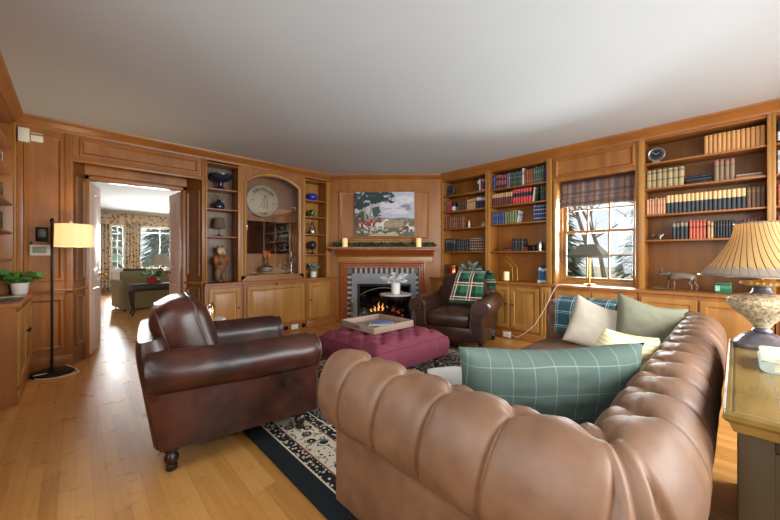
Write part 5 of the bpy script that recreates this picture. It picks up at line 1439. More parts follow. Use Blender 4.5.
for i in range(46):
    u = r8.uniform(.0, .62); v = r8.uniform(.74, .99)-.12*max(0, u-.45); el(u, v, r8.uniform(.015, .04), r8.uniform(.012, .03), ('tree2', 'tree', 'tree', 'dk')[i % 4] if i % 9 else 'sky', 12, 0, .4)
for i in range(40):
    el(r8.uniform(.4, 1), r8.uniform(.22, .40), r8.uniform(.01, .04), r8.uniform(.006, .014), ('far', 'field', 'grass', 'path')[i % 4], 10, 0, .3)
def horse(u, v, s, key, dirn=1, rider=True):
    el(u, v, .058*s, .04*s, key, 14); pg([(u+dirn*.04*s, v), (u+dirn*.055*s, v+.02*s), (u+dirn*.095*s, v+.085*s), (u+dirn*.07*s, v+.09*s), (u+dirn*.03*s, v+.03*s)], key); el(u+dirn*.10*s, v+.075*s, .03*s, .014*s, key, 10, -.6*dirn)
    for dx in (-.045, -.03, .03, .045): pg([(u+dx*s-.006*s, v), (u+dx*s+.006*s, v), (u+dx*s*1.2+.005*s, v-.11*s), (u+dx*s*1.2-.005*s, v-.11*s)], key)
    pg([(u-dirn*.055*s, v+.02*s), (u-dirn*.08*s, v-.05*s), (u-dirn*.065*s, v-.05*s), (u-dirn*.05*s, v)], key)
    if rider:
        pg([(u-.025*s, v+.03*s), (u+.02*s, v+.03*s), (u+.02*s, v+.115*s), (u-.015*s, v+.12*s)], 'red'); el(u+.003*s, v+.138*s, .014*s, .018*s, 'skin', 10); el(u+.003*s, v+.156*s, .016*s, .012*s, 'black', 10)
        pg([(u-.01*s, v+.03*s), (u+.015*s, v+.03*s), (u+.018*s, v-.04*s), (u+.004*s, v-.04*s)], 'horse')
horse(.42, .28, 1.25, 'horse'); horse(.22, .20, 1.25, 'horse', -1); horse(.08, .26, 1.1, 'bay', 1); horse(.28, .27, 1.1, 'bay', 1); horse(.84, .20, .8, 'bay', 1, False); horse(.95, .2, .8, 'horse', -1, False)
r9 = random.Random(4)
for i in range(30):
    u = r9.uniform(.05, .97); v = r9.uniform(.07, .2); k = ('dog', 'dkdog', 'horse', 'bay')[i % 4]; d_ = r9.choice((-1, 1))
    el(u, v, .026, .013, k, 10); el(u+d_*.028, v+.016, .011, .009, k, 8)
    for dx in (-.018, .016): pg([(u+dx-.003, v), (u+dx+.003, v), (u+dx*1.3+.003, v-.035), (u+dx*1.3-.003, v-.035)], k)
m.build('painted_scene', pm, root, 0)

# brass andiron beside the fire
root = wthing('D', 'brass_andiron', 'polished brass andiron standing at the left of the fire', 'andiron', -.585, -.10, 0)
MB().lathe([(.03, .09), (.032, .1), (.014, .12), (.022, .15), (.012, .18), (.016, .26), (.026, .30), (.012, .34), (.022, .37), (.026, .40), (.016, .43), (.004, .445)], n=18).build('post', M['brass'], root)
MB().tube([(-.075, 0, .01), (-.07, 0, .05), (-.05, 0, .085), (0, 0, .095), (.05, 0, .085), (.07, 0, .05), (.075, 0, .01)], .011, 8).ball((-.076, 0, .013), .018, n=10).ball((.076, 0, .013), .018, n=10).build('foot', M['brass'], root)
# side table with a white potted plant in front of the fire
root = thing('side_table', 'small round marble-topped side table in front of the fireplace', 'side table', (3.60, 3.65, 0))
MB().lathe([(.24, .585), (.25, .59), (.25, .605), (.245, .61), (.002, .61)], n=40).build('table_top', plain('pale_marble', (196, 188, 180), .25, 0, .08, 5), root)
MB().lathe([(.235, .545), (.235, .585)], n=40).build('apron', M['dark_metal'], root)
for k in range(3):
    a = R(90+120*k+15); MB().tube([(.20*math.cos(a), .20*math.sin(a), .56), (.17*math.cos(a), .17*math.sin(a), .28), (.21*math.cos(a), .21*math.sin(a), 0.012)], .014, 8).build('leg', M['dark_metal'], root)
root = thing('potted_plant', 'frosted white leafy plant in a white pot on the marble table', 'potted plant', (3.58, 3.63, .6105))
MB().lathe([(.06, 0), (.066, .006), (.07, .165), (.066, .168), (.06, .14), (.004, .14)], n=28).build('pot', M['white'], root)
plant(root, 30, .17, .07, .15, M['leaf_silver'], .75, .3, 4, .45)

# ---- bookcase ornaments
def clock(w, x, y, z, r, label, rimm, facem, cat='clock'):
    root = wthing(w, 'desk_clock', label, cat, x, y, z)
    C_ = Matrix.Translation((0, 0, r+.02)) @ Matrix.Rotation(PI/2, 4, 'X')
    MB().lathe([(r*.2, -.02), (r*.96, -.02), (r, -.01), (r, .012), (r*.93, .018), (r*.80, .012), (r*.78, .006)], n=36, M=C_).build('clock_rim', rimm, root)
    MB().lathe([(r*.8, .006), (r*.78, .009), (.001, .009)], n=36, M=C_).build('clock_face', facem, root)
    m = MB()
    for k in range(12):
        a = k*PI/6; m.box(-.0025, .0025, -.0115, -.0095, r*.6, r*.72, M=Matrix.Translation((0, 0, r+.02)) @ Matrix.Rotation(a, 4, 'Y'))
    m.build('hour_marks', M['silver'], root)
    for L, a in ((r*.42, 1.0), (r*.6, -.9)): MB().box(-.003, .003, -.013, -.011, 0, L, M=Matrix.Translation((0, 0, r+.02)) @ Matrix.Rotation(a, 4, 'Y')).build('hand', M['silver'], root)
    MB().box(-r*.45, r*.45, -.03, .03, 0, .024, bev=.006).build('stand', rimm, root)
clock('R', -3.485, .10, SH1[0], .088, 'round dark clock at the left of the corner bookcase top shelf', plain('slate_rim', (70, 78, 88), .4), navyg)
clock('R', -.625, .07, SH3[0], .078, 'round silver clock on the top shelf right of the window', plain('pewter_rim', (160, 160, 160), .35, .6), M['black'])
onw('R', 'small_figurine', M['white'], MB().lathe([(.022, 0), (.024, .01), (.014, .03), (.02, .06), (.012, .085), (.016, .10), (.010, .12), (.002, .13)], n=16), -3.10, .10, SH1[2], 'small white figurine beside brown books in the corner bookcase', 'figurine')
onw('R', 'seashell', plain('shell_cream', (196, 178, 156), .4), MB().ball((0, 0, .028), .045, .04, .028).ball((.005, 0, .066), .036, .034, .018), -2.83, .10, SH1[2], 'cream seashell at the right end of the third shelf, corner bookcase', 'seashell')
root = wthing('R', 'copper_canister', 'shiny copper canister at the bottom of the corner bookcase', 'canister', -3.39, .06, .8205)
MB().lathe([(.068, 0), (.07, .006), (.07, .20), (.066, .205), (.064, .19), (.06, .02), (.002, .018)], n=28).build('canister', plain('copper', (206, 122, 82), .22, 1.0), root); MB().lathe([(.071, .185), (.073, .19), (.073, .2), (.071, .205)], n=28).build('rim', M['brass'], root)
root = wthing('R', 'potted_plant', 'silvery green plant in a white pot in the corner bookcase', 'potted plant', -3.02, -.03, .8205)
MB().lathe([(.05, 0), (.058, .006), (.066, .10), (.06, .10), (.055, .085), (.003, .085)], n=24).build('pot', M['white'], root)
plant(root, 30, .18, .055, .09, M['leaf_pale'], .95, .25, 12, .3)
root = wthing('R', 'brass_lantern', 'brass house-shaped wire lantern at the bottom of a bookcase', 'lantern', -2.37, .0, .8205)
e_ = .118; hz = .20; ap = .325
for sx in (-1, 1):
    for sy in (-1, 1): MB().tube([(sx*e_, sy*.075, .006), (sx*e_, sy*.075, hz), (0, sy*.075, ap)], .005, 6).build('wire_post', M['brass'], root)
m = MB()
for z in (.006, hz): m.tube([(-e_, -.075, z), (e_, -.075, z), (e_, .075, z), (-e_, .075, z)], .005, 6, closed=True)
m.tube([(0, -.075, ap), (0, .075, ap)], .005, 6); m.tube([(.02*math.cos(t*PI/6), 0, ap+.022+.02*math.sin(t*PI/6)) for t in range(12)], .003, 6, closed=True)
m.build('wire_frame', M['brass'], root)
MB().box(-e_+.004, e_-.004, -.071, .071, .0, .005).build('lantern_floor', M['brass'], root)
root = wthing('R', 'pillar_candle', 'lit white candle standing inside the brass lantern', 'candle', -2.385, .0, .8275)
MB().lathe([(.038, 0), (.04, .004), (.04, .125), (.036, .13), (.028, .122), (.003, .12)], n=24).build('wax', M['wax'], root); MB().tube([(0, 0, .118), (0, 0, .142)], .0012, 5).build('wick', M['black'], root)
root = wthing('R', 'dark_box', 'small dark box beside the silver cup, bookcase left of window', 'box', -2.035, .08, SH2[3]+.0005)
MB().box(-.05, .05, -.04, .04, 0, .07, bev=.004).build('box_body', M['black'], root); MB().box(-.053, .053, -.043, .043, .07, .085, bev=.004).build('lid', M['black'], root)
onw('R', 'silver_cup', M['silver'], MB().lathe([(.034, 0), (.036, .006), (.032, .02), (.036, .11), (.04, .13), (.036, .13), (.03, .02), (.002, .018)], n=24), -1.915, .06, SH2[3]+.0005, 'shiny silver beaker on the fourth shelf left of the window', 'cup')
root = wthing('R', 'small_dog_figurine', 'tiny black and white animal figurine below the pink tan books', 'figurine', -.61, .06, SH3[3])
m = MB(); m.ball((0, 0, .035), .035, .02, .02); m.ball((.035, 0, .055), .016)
for dx in (-.022, .022):
    for dy in (-.012, .012): m.ball((dx, dy, .015), .007, .007, .016, 8)
m.tube([(-.035, 0, .04), (-.05, 0, .06)], .004, 6); m.lathe([(.006, 0), (.001, .012)], (.04, .008, .066), 8).lathe([(.006, 0), (.001, .012)], (.04, -.008, .066), 8)
t = NT('pied_glaze'); o = m.build('animal_body', t.pbr(t.mix(t.math('GREATER_THAN', t.noise(t.coord(), 22, 2), .5), lin((36, 34, 36)), lin((200, 180, 150))), .3), root)
md = o.modifiers.new('remesh', 'REMESH'); md.mode = 'VOXEL'; md.voxel_size = .004; md.use_smooth_shade = True
root = wthing('R', 'green_box', 'green lacquered box below the books, behind the big lamp', 'box', -.095, .06, .8205)
MB().box(-.062, .062, -.05, .05, 0, .085, bev=.006).build('box_body', plain('green_lacquer', (34, 104, 66), .2), root); MB().box(-.065, .065, -.053, .053, .085, .105, bev=.006).build('lid', bpy.data.materials['green_lacquer'], root)
MB().box(-.055, -.02, -.0515, -.049, .02, .075).build('label_plate', plain('pale_green', (150, 190, 160), .4), root)
# grazing deer statue
def skin(name, verts, edges, rad, mat, parent, lv=2, root_i=0):
    me = bpy.data.meshes.new(name); me.from_pydata(verts, edges, [])
    o = bpy.data.objects.new(name, me); COL.objects.link(o); o.parent = parent
    me.materials.append(mat)
    md = o.modifiers.new('skin', 'SKIN'); md.use_smooth_shade = True
    lay = me.skin_vertices[0].data
    for i, r_ in enumerate(rad):
        lay[i].radius = (r_, r_) if not isinstance(r_, tuple) else r_; lay[i].use_root = (i == root_i)
    s_ = o.modifiers.new('sub', 'SUBSURF'); s_.levels = lv; s_.render_levels = lv
    return o
M['deer'] = plain('bronze_patina', (112, 94, 78), .5, .3, .25, 14)
root = wthing('R', 'deer_statue', 'pewter deer statue with lowered head on the counter right of window', 'statue', -.43, .03, .8205)
V = [(.085, 0, .165), (.03, 0, .168), (-.03, 0, .166), (-.075, 0, .172), (-.115, 0, .178), (-.145, 0, .175), (-.19, 0, .155), (.118, 0, .162), (.135, 0, .135)]
E_ = [(0, 1), (1, 2), (2, 3), (3, 4), (4, 5), (5, 6), (0, 7), (7, 8)]
Rd = [.044, .044, .047, .036, .026, .026, .012, .024, .008]
def leg(b, pts, rs):
    last = b
    for p, r_ in zip(pts, rs): V.append(p); Rd.append(r_); E_.append((last, len(V)-1)); last = len(V)-1
for s in (-1, 1):
    leg(0, [(.115+.015*s, s*.026, .125), (.098+.02*s, s*.026, .095), (.125+.02*s, s*.026, .06), (.118+.02*s, s*.026, .008)], (.018, .011, .007, .007))
    leg(2, [(-.07-.02*s, s*.026, .12), (-.062-.03*s, s*.026, .07), (-.07-.03*s, s*.026, .008)], (.014, .008, .007))
skin('deer_body', V, E_, Rd, M['deer'], root)
for s in (-1, 1):
    MB().tube([(-.15, s*.014, .195), (-.14, s*.035, .225), (-.155, s*.05, .255)], [.007, .006, .004], 6).tube([(-.143, s*.028, .215), (-.165, s*.035, .235)], [.004, .002], 6).tube([(-.146, s*.042, .24), (-.13, s*.045, .255)], [.003, .002], 6).build('antler', M['deer'], root)
    MB().leaf((-.135, s*.016, .195), (.3, s*1, .25), .03, .016, .1).build('ear', M['deer'], root)
m = MB().ball((-.15, 0, .010), .07, .035, .010).tube([(-.22, 0, .01), (-.17, .01, .03), (-.12, .0, .012)], .006, 6)
m.build('ground_twig', M['deer'], root)
# desk lamp on the sill of the window
root = wthing('R', 'table_lamp', 'slender brass lamp with a grey pyramid shade before the window', 'table lamp', -1.29, .04, .8205)
MB().lathe([(.07, 0), (.074, .006), (.06, .016), (.02, .022), (.011, .03)], n=24).build('lamp_base', M['brass'], root)
MB().tube([(0, 0, .025), (0, 0, .40)], .017, 12).build('stem', M['brass'], root)
m = MB(); A, B_ = .205, .085
rows = m.grid(lambda i, j: Vector(((A+(B_-A)*i/4)*(1, 1, -1, -1)[j], (A+(B_-A)*i/4)*(-1, 1, 1, -1)[j], .355+.165*i/4)), 5, 4, cv=True)
o = m.build('lamp_shade', shade_mat('grey_shade', (112, 108, 96), 0, 0, .15), root, 30); md = o.modifiers.new('thickness', 'SOLIDIFY'); md.thickness = .004
cord = MB().tube([wpos('R', -2.22, -.17, .06), wpos('R', -2.14, -.20, .045), wpos('R', -2.02, -.21, .12), wpos('R', -1.88, -.20, .26), wpos('R', -1.76, -.19, .48), wpos('R', -1.66, -.19, .70), wpos('R', -1.60, -.18, .815), wpos('R', -1.53, -.12, .826), wpos('R', -1.38, -.02, .826)], .004, 6)
tag(cord.build('lamp_cord', M['white']), 'thin white lamp cord running from the plinth outlet up to window', 'cord')
# roman shade
bl = wthing('R', 'roman_shade', 'muted brown plaid roman shade over the window top', 'window shade', -1.25, .12, 1.845)
m = MB(); nx = 30
prof_z = [(.0, .0), (-.025, .012), (-.034, .035), (-.02, .062), (-.004, .068), (-.026, .082), (-.032, .105), (-.014, .125), (-.002, .13), (-.004, .2), (-.002, .33)]
fold = m.grid(lambda i, k: Vector((-.41+.82*i/nx, prof_z[k][0]+.004*math.sin(i*.9+k), prof_z[k][1]+.006*math.sin(i*.35)*(1 if k < 4 else 0))), nx+1, len(prof_z))
o = m.build('shade_cloth', plaid('roman_plaid', (142, 112, 98), [(0, .16, .0, .05, (92, 84, 92), .7), (0, .16, .05, .014, (160, 150, 146), .7), (2, .14, .03, .03, (84, 70, 70), .6), (2, .14, .07, .008, (150, 140, 136), .6), (0, .16, .085, .01, (70, 56, 56), .7)]), bl, 0)
md = o.modifiers.new('thickness', 'SOLIDIFY'); md.thickness = .004
MB().box(-.41, .41, .0, .03, .325, .34).build('head_rail', M['dark_wood'], bl)
# big lamp on the sofa table
LT = thing('table_lamp', 'large lit lamp with striped bell shade and mottled urn base on console', 'table lamp', (2.40, -.085, .7575))
spk = NT('mottled_gilt'); f = spk.noise(spk.coord(), 70, 3, .7)
mg = spk.pbr(spk.ramp(f, [(.35, lin((120, 104, 84))), (.5, lin((190, 172, 140))), (.65, lin((222, 206, 170)))]), .35, .15, spk.bump(f, .3, .004))
m = MB()
def sq_ring(r, z, n=32, p=.55): return [Vector((r*math.copysign(abs(math.cos(2*PI*j/n))**p, math.cos(2*PI*j/n)), r*math.copysign(abs(math.sin(2*PI*j/n))**p, math.sin(2*PI*j/n)), z)) for j in range(n)]
pr = [(.098, 0), (.10, .006), (.10, .022), (.088, .028), (.072, .05), (.045, .066), (.03, .072)]
rows = m.grid(lambda i, j: sq_ring(pr[i][0], pr[i][1])[j], len(pr), 32, cv=True, flip=True); m.cap(rows[0], flip=True); m.cap(rows[-1])
m.lathe([(.03, .07), (.036, .08), (.026, .092), (.03, .10)], n=24).build('lamp_foot', plain('aged_pewter', (116, 112, 120), .3, .7, .2, 30), LT, 30)
MB().lathe([(.028, .096), (.036, .112), (.066, .145), (.105, .18), (.122, .21), (.12, .228), (.10, .245), (.06, .256), (.046, .26)], n=40).build('urn', mg, LT)
MB().lathe([(.046, .256), (.034, .268), (.03, .285), (.036, .296), (.05, .30)], n=28).build('neck', bpy.data.materials['aged_pewter'], LT)
m = MB(); m.lathe([(.05, .296), (.068, .302), (.072, .309), (.068, .316), (.04, .322), (.014, .326)], n=36)
for k in range(22): m.ball((.070*math.cos(k*2*PI/22), .070*math.sin(k*2*PI/22), .309), .008, n=8)
m.build('scalloped_disc', plain('gilt', (204, 172, 110), .35, .5, .2, 30), LT)
MB().tube([(0, 0, .32), (0, 0, .40)], .009, 8).lathe([(.016, .36), (.018, .40), (.012, .42)], n=14).build('socket', M['brass'], LT)
t = NT('bell_shade'); X, Y, Z = t.xyz(t.coord()); ang = t.math('ARCTAN2', Y, X)
sw = t.math('ADD', ang, t.math('MULTIPLY', Z, 1.6))
st = stripes(t, sw, 2*PI/44, .020)
hem = t.math('LESS_THAN', t.math('SUBTRACT', Z, t.math('MULTIPLY', t.math('ABSOLUTE', t.math('SINE', t.math('MULTIPLY', ang, 22))), .014)), .376)
col = t.mix(st, lin((232, 196, 138)), lin((66, 48, 40))); col = t.mix(t.math('MULTIPLY', hem, .8), col, lin((176, 166, 160)))
d = t.n('BsdfDiffuse', Color=col); tl = t.n('BsdfTranslucent', Color=col); mx = t.n('MixShader', Fac=.5)
t.t.links.new(d.outputs[0], mx.inputs[1]); t.t.links.new(tl.outputs[0], mx.inputs[2]); M['bell'] = t.final(mx.outputs[0])
m = MB(); n = 64; k = 16
def bell(i, j, off=0):
    u = i/k; r = .262-.165*(u**.62)*1.0+.0*u; r = .094+(.226-.094)*(1-u)**1.75-off; a = 2*PI*j/n
    return Vector((r*math.cos(a), r*math.sin(a), .345+.255*u))
A = m.grid(lambda i, j: bell(i, j), k+1, n, cv=True, flip=True); B_ = m.grid(lambda i, j: bell(i, j, .003), k+1, n, cv=True)
for e in (0, -1):
    for j in range(n): m.cap([A[e][j], A[e][(j+1) % n], B_[e][(j+1) % n], B_[e][j]])
sh = m.build('lamp_shade', M['bell'], LT, 0)
MB().tube([bell(0, j) for j in range(n)], .004, 6, closed=True).build('shade_trim', M['silver'], sh)
MB().tube([bell(k, j) for j in range(n)], .003, 6, closed=True).build('shade_trim', M['silver'], sh)
MB().ball((0, 0, .455), .03, n=14).build('bulb', emit('warm_bulb', (255, 210, 150), 3), LT)

# jar candle on a little white-topped table behind the brown armchair
root = thing('side_table', 'small white-topped round table behind the brown club chair', 'side table', (.90, 3.44, 0))
MB().lathe([(.15, .575), (.155, .58), (.155, .595), (.15, .60), (.002, .60)], n=32).build('table_top', M['white'], root); MB().tube([(0, 0, .02), (0, 0, .58)], .018, 10).build('post', M['dark_metal'], root)
MB().lathe([(.12, 0), (.125, .006), (.11, .018), (.02, .028)], n=28).build('base', M['dark_metal'], root)
root = thing('jar_candle', 'yellow wax candle in a glass jar with pale label', 'candle', (.905, 3.43, .6005))
MB().lathe([(.05, 0), (.056, .006), (.056, .115), (.045, .135), (.045, .15)], n=28).build('glass_jar', M['jar_glass'], root)
MB().lathe([(.05, .006), (.051, .108), (.002, .11)], n=24).build('wax', plain('amber_wax', (236, 172, 62), .4), root)
MB().grid(lambda i, j: Vector((.0572*math.cos(R(-175+90*i/12)), .0572*math.sin(R(-175+90*i/12)), .04+.05*j)), 13, 2)
m = MB(); m.grid(lambda i, j: Vector((.0572*math.cos(R(-165+80*i/12)), .0572*math.sin(R(-165+80*i/12)), .035+.055*j)), 13, 2); m.build('paper_label', plain('jar_label', (214, 206, 200), .6, 0, .15, 50), root, 0)
# ------------------------------------------------------------------ the living room beyond the doorway
o = MB().box(-1.9, .78, 14.0, 14.2, 0, H).box(1.22, 1.54, 14.0, 14.2, 0, H).box(3.32, 5.6, 14.0, 14.2, 0, H).box(.78, 1.22, 14.0, 14.2, 0, .70).box(1.54, 3.32, 14.0, 14.2, 0, .70).box(.78, 1.22, 14.0, 14.2, 2.22, H).box(1.54, 3.32, 14.0, 14.2, 2.22, H).build('wall_far', M['plaster']); struct(o)
o = MB().box(-2.0, -1.9, 5.2, 14.2, 0, H).build('wall_far_left', M['plaster']); struct(o)
o = MB().box(5.6, 5.7, 5.3, 14.2, 0, H).build('wall_far_right', M['plaster']); struct(o)
WALLS['F'] = ((0, 14.0, 0), 0)
M['white_trim'] = plain('white_trim', (214, 214, 210), .5)
window('F', 'window_4', .82, 1.18, .74, 2.18, .08, 2, 3, 3, 1.46, M['white_trim'])
window('F', 'window_5', 1.58, 3.28, .74, 2.18, .08, 3, 1, 1, 2.0, M['white_trim'])
o = MB().prism(CROWN, -1.9, 5.6, 'yz').build('trim_6', M['white_trim'], None, 60); o.location = (0, 14, 0); struct(o)
t = NT('toile_cloth'); v = t.coord('Object', (1, .35, 1)); f1 = t.voro(v, 11); f2 = t.voro(v, 26)
col = t.mix(t.math('LESS_THAN', f1, .36), lin((214, 204, 180)), lin((138, 104, 92))); col = t.mix(t.math('LESS_THAN', f1, .17), col, lin((206, 194, 166))); col = t.mix(t.math('LESS_THAN', f2, .2), col, lin((96, 78, 72)))
M['toile'] = t.pbr(col, .9)
def curtain(x0, x1, label):
    m = MB(); n = 60
    m.grid(lambda i, k: Vector((x0+(x1-x0)*i/n, 13.86+.035*math.sin(i*2*PI/n*((x1-x0)/.085))*(1-.3*k/8), .03+2.25*k/8)), n+1, 9)
    o = m.build('curtain', M['toile'], None, 0); md = o.modifiers.new('thickness', 'SOLIDIFY'); md.thickness = .006
    tag(o, label, 'curtain')
curtain(.46, .82, 'floor-length patterned curtain left of the far living room windows')
curtain(1.18, 1.58, 'patterned curtain panel between the two far living room windows')
curtain(3.26, 3.66, 'patterned curtain at the hidden right end of the far windows')
m = MB(); n = 160
m.grid(lambda i, k: Vector((.38+3.36*i/n, 13.80+.02*math.sin(i*.75)*(1-k/6), 2.20+.36*k/6+.012*math.sin(i*.25)*(1 if k == 0 else 0))), n+1, 7)
o = m.build('valance', M['toile'], None, 0); md = o.modifiers.new('thickness', 'SOLIDIFY'); md.thickness = .006
tag(o, 'long patterned valance across the top of the far windows', 'valance')
# olive sofa seen from behind
root = thing('fabric_sofa', 'olive fabric sofa seen from behind in the far living room', 'sofa', (.72, 8.98, 0), R(8))
of = fabric('olive_fabric', (140, 130, 98), .9); of_lit = fabric('olive_fabric_lit', (172, 164, 138), .9)  # lighter copy for the arms: window light put into the fabric colour
m = MB()
sec = [(0, .05), (0, .70), (.015, .78), (.06, .845), (.13, .86), (.19, .83), (.21, .75), (.21, .2), (.21, .05)]
m.prism([(y, z) for y, z in sec], .0, 2.1, 'yz'); m.build('back', of, root, 50)
for xa in (0, 1.92):
    m = MB(); sc_ = [(xa+.0, .05), (xa+.0, .52), (xa-.03, .58), (xa-.02, .66), (xa+.06, .70), (xa+.15, .67), (xa+.18, .6), (xa+.18, .05)]
    m.prism(sc_, .02, .92, 'xz'); m.build('arm', of_lit, root, 50)
MB().box(.18, 1.92, .2, .90, .08, .30, bev=.02).build('seat_base', of, root)
for i in range(2): cushion_box(.19+i*.865, .19+(i+1)*.865-.01, .22, .92, .30, .47, .05, .02).build('seat_cushion', of, root)
for x in (.06, 2.04):
    for y in (.08, .84): MB().lathe([(.02, 0), (.03, .05)], (x, y, 0), 10).build('foot', M['dark_wood'], root)
pillow('dark brown cushion poking over the left end of the olive sofa', (.95, 9.33, .70), .42, .44, .14, 98, fabric('umber_cloth', (92, 70, 58)), seed=31, lean=-12)
pillow('olive green cushion poking over the olive sofa beside the brown one', (1.30, 9.38, .69), .40, .42, .14, 98, fabric('moss_cloth', (112, 108, 76)), seed=33, lean=-12)
# console behind it
root = thing('console_table', 'dark carved console table standing behind the olive sofa', 'console table', (.77, 8.12, 0))
MB().box(-.02, .95, -.02, .42, .60, .63, bev=.008).build('table_top', plain('console_black', (48, 44, 44), .3), root)
ct = M['dark_wood']; MB().box(.03, .90, .03, .37, .49, .60, bev=.004).build('apron', ct, root)
for x, sx in ((.05, -1), (.88, 1)):
    for y, sy in ((.05, -1), (.35, 1)):
        MB().tube([(x, y, .50), (x+sx*.02, y+sy*.01, .42), (x+sx*.005, y, .25), (x-sx*.012, y, .10), (x+sx*.012, y+sy*.005, .035), (x+sx*.03, y+sy*.01, .0175)], [.038, .036, .024, .017, .018, .0175], 10).build('leg', ct, root)
root = thing('potted_plant', 'green plant in a bright red pot on the far console table', 'potted plant', (1.13, 8.33, .6305))
MB().lathe([(.065, 0), (.075, .008), (.08, .13), (.074, .13), (.07, .11), (.003, .11)], n=24).build('pot', plain('red_glaze', (206, 40, 44), .3), root)
plant(root, 30, .17, .09, .11, M['leaf'], 1.1, .4, 19, .3)
root = thing('glass_tumbler', 'small red and clear glass beside the red pot', 'glass', (1.24, 8.27, .6305))
MB().lathe([(.034, 0), (.036, .005), (.04, .11), (.036, .11), (.03, .01), (.002, .008)], n=20).build('tumbler', M['jar_glass'], root); MB().lathe([(.032, .01), (.036, .07), (.002, .072)], n=16).build('red_filling', bpy.data.materials['red_glaze'], root)
# end table with lamp
root = thing('end_table', 'white draped round end table under the far room lamp', 'end table', (1.62, 10.35, 0))
m = MB(); m.grid(lambda i, j: Vector(((.28+.03*math.sin(j*9*2*PI/72)*(1-i/8))*math.cos(2*PI*j/72), (.28+.03*math.sin(j*9*2*PI/72)*(1-i/8))*math.sin(2*PI*j/72), .01+.59*i/8)), 9, 72, cv=True, flip=True)
m.build('table_skirt', fabric('white_cloth', (216, 210, 198)), root, 0); MB().lathe([(.28, .595), (.285, .605), (.28, .612), (.002, .612)], n=40).build('table_top', fabric('white_cloth_top', (216, 210, 198)), root)
root = thing('table_lamp', 'lamp with a pale conical shade on the draped far end table', 'table lamp', (1.60, 10.32, .6125))
MB().lathe([(.06, 0), (.065, .01), (.04, .02), (.075, .07), (.09, .13), (.07, .20), (.03, .25), (.015, .29), (.012, .36)], n=28).build('lamp_base', plain('oxblood_glaze', (120, 70, 56), .25), root)
lampshade(MB(), .27, .10, .30, .33, 32).build('lamp_shade', shade_mat('linen_shade', (206, 198, 180), 0, 0, .4), root)
# lamp on the right-hand counter, out of frame but mirrored in the glass of the arched niche
root = wthing('R', 'table_lamp', 'amber-shaded lamp on the right counter, reflected in the niche glass', 'table lamp', .72, -.085, .8205)
MB().lathe([(.075, 0), (.08, .01), (.03, .025), (.05, .08), (.07, .16), (.05, .22), (.02, .26), (.012, .31)], n=28).build('lamp_base', M['brass'], root)
lampshade(MB(), .13, .085, .20, .32, 32).build('lamp_shade', shade_mat('amber_shade', (236, 170, 84), (255, 150, 50), .6, .5), root)
# ------------------------------------------------------------------ outdoors
g = MB().box(-40, 60, -40, 70, -.65, -.6).build('ground', plain('pale_winter_grass', (188, 180, 150), .95, 0, .12, .4)); struct(g)
hazy_bark = plain('hazy_bark', (132, 124, 112), .9, 0, .2, 8); hazy_ever = plain('evergreen', (104, 130, 112), .8, 0, .3, 3)  # bark and needles paled; distance haze put into their colour
def bare_tree(root, h, seed):
    rr = random.Random(seed); m = MB()
    def br(p, d, L, r, lv):
        pts = [Vector(p)]; dd = Vector(d)
        for i in range(4):
            dd = (dd+Vector((rr.uniform(-.18, .18), rr.uniform(-.18, .18), rr.uniform(-.02, .12)))).normalized(); pts.append(pts[-1]+dd*L/4)
        m.tube(pts, [r*(1-.17*i) for i in range(5)], 6 if lv < 2 else 4)
        if lv < 3:
            for k in range((9, 5, 3)[lv]):
                t = rr.uniform(.25 if lv == 0 else .2, 1); q = pts[min(3, int(t*4))].lerp(pts[min(4, int(t*4)+1)], t*4-int(t*4)) if t < 1 else pts[4]
                a = rr.uniform(0, 2*PI); br(q, (dd.x*.4+math.cos(a)*.8, dd.y*.4+math.sin(a)*.8, rr.uniform(.15, .9)), L*rr.uniform(.3, .5), r*.42, lv+1)
    br((0, 0, 0), (0, 0, 1), h, .10*h/6, 0)
    m.build('trunk_and_branches', hazy_bark, root, 0)
def evergreen(root, h, seed):
    rr = random.Random(seed); m = MB()
    for i in range(520):
        t = rr.random()**.8; a = rr.uniform(0, 2*PI); z = .25*h+t*.75*h if False else .06*h+t*.94*h
        R_ = h*.26*(1-t)**.85*rr.uniform(.5, 1.05); d = (math.cos(a), math.sin(a), -.25)
        m.leaf((math.cos(a)*R_*.35, math.sin(a)*R_*.35, z), d, R_*.8+.15, h*.085*(1.1-t), .2, nseg=2)
    m.build('needles', hazy_ever, root, 0)
    MB().tube([(0, 0, 0), (0, 0, h*.8)], [.02*h, .006*h], 8).build('trunk', hazy_bark, root)
rr = random.Random(77)
spots = [(15+(k*7 % 9)*2+rr.uniform(0, 1), k) for k in range(9)]
tl = []
for i, (x, k) in enumerate(spots):
    ratio = .12+.42*(k+rr.uniform(-.3, .3))/8     # bearing spread seen through the bay window
    tl.append((ratio, x, x*ratio, i % 3 == 1))
tl.sort(key=lambda q: -q[0])
for i, (r_, x, y, ev) in enumerate(tl):
    root = thing('tree', '%s of nine trees outside the bay window, %s' % (ordinal(i+1, 9), 'a dense evergreen' if ev else 'bare-branched'), 'tree', (x, y, -.6), rr.uniform(0, 6), group='trees outside the bay window')
    (evergreen if ev else bare_tree)(root, rr.uniform(4, 6) if ev else rr.uniform(7, 9), 100+i)
tl = []
for i in range(7):
    y = 20+(i*3 % 5)*2.6+rr.uniform(0, 1); tl.append(((.02+.26*(i+rr.uniform(-.2, .2))/6), y, i % 3 != 2))
tl.sort(key=lambda q: q[0])
for i, (r_, y, ev) in enumerate(tl):
    root = thing('tree', '%s of seven trees beyond the far living room windows, %s' % (ordinal(i+1, 7), 'an evergreen' if ev else 'bare-branched'), 'tree', (y*r_, y, -.6), rr.uniform(0, 6), group='trees beyond the far windows')
    (evergreen if ev else bare_tree)(root, rr.uniform(6, 9), 300+i)
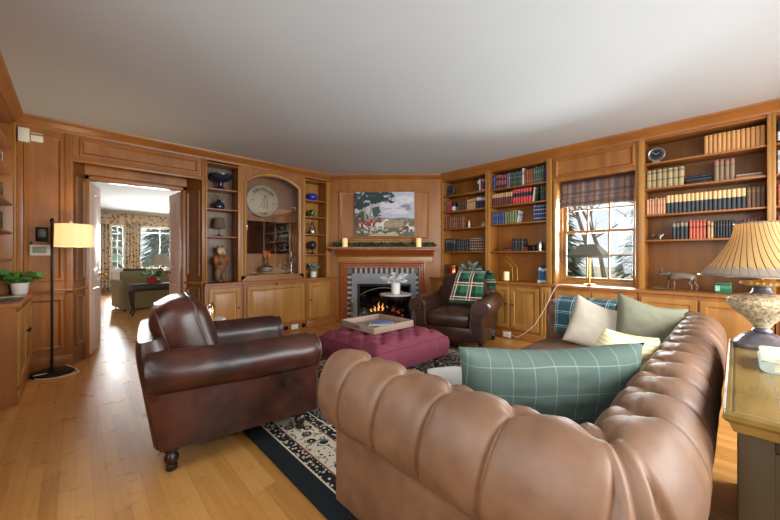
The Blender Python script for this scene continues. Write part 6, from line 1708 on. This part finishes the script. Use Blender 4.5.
# ------------------------------------------------------------------ camera, light, outdoors
cam = bpy.data.cameras.new('camera'); cam.sensor_width = 36; cam.lens = 330*36/780; cam.shift_y = -4.5/780; cam.clip_start = .02
co = bpy.data.objects.new('camera', cam); COL.objects.link(co); co.location = (0, 0, 1.2); co.rotation_euler = (PI/2, 0, R(-43.6)); SC.camera = co
w = bpy.data.worlds.new('sky'); SC.world = w; w.use_nodes = True
bg = w.node_tree.nodes['Background']; bg.inputs[0].default_value = (.86, .93, 1.0, 1); bg.inputs[1].default_value = 1.25
def area(name, loc, rot, sx, sy, power, col=(1, 1, 1)):
    l = bpy.data.lights.new(name, 'AREA'); l.shape = 'RECTANGLE'; l.size = sx; l.size_y = sy; l.energy = power; l.color = col
    o = bpy.data.objects.new(name, l); COL.objects.link(o); o.location = loc; o.rotation_euler = rot; return o
def point(name, loc, power, col=(1, .75, .45), r=.04):
    l = bpy.data.lights.new(name, 'POINT'); l.energy = power; l.color = col; l.shadow_soft_size = r
    o = bpy.data.objects.new(name, l); COL.objects.link(o); o.location = loc; return o
# added fill behind sofa table and camera; daylight at bay and far windows
area('fill_back', (2.4, -1.80, 1.42), (R(60), 0, 0), 3.6, 1.85, 370, (.93, .97, 1))
area('fill_near', (-.95, .5, 1.45), (0, R(-60), 0), 1.75, 3.4, 110, (.93, .97, 1))
area('daylight_bay', (5.3, 1.24, 1.5), (0, R(90), 0), 1.2, .8, 150, (.93, .97, 1))
area('daylight_far', (2.1, 14.4, 1.45), (R(-90), 0, 0), 3.0, 1.5, 1500, (.97, .99, 1))
point('floor_lamp_bulb', wpos('L', FLX+.285*.724-.06*.69, FLY-5-.285*.69-.06*.724, 1.40), 16, (1, .80, .50))
point('console_lamp_bulb', (2.40, -.085, 1.215), 14, (1, .72, .42), .03)
point('counter_lamp_bulb', wpos('R', .72, -.085, 1.24), 14, (1, .68, .36))
s = bpy.data.lights.new('sun', 'SUN'); s.energy = 2; s.angle = R(2); s.color = (1, .94, .84)
so = bpy.data.objects.new('sun', s); COL.objects.link(so); so.rotation_euler = (R(58), 0, R(62))
SC.view_settings.view_transform = 'Standard'; SC.view_settings.look = 'None'; SC.view_settings.gamma = 1; SC.view_settings.use_curve_mapping = False
SC.view_settings.exposure = -0.08
SC.cycles.max_bounces = 10; SC.cycles.diffuse_bounces = 5; SC.cycles.glossy_bounces = 4; SC.cycles.transparent_max_bounces = 12
SC.cycles.sample_clamp_indirect = 6; SC.cycles.caustics_reflective = False; SC.cycles.caustics_refractive = False
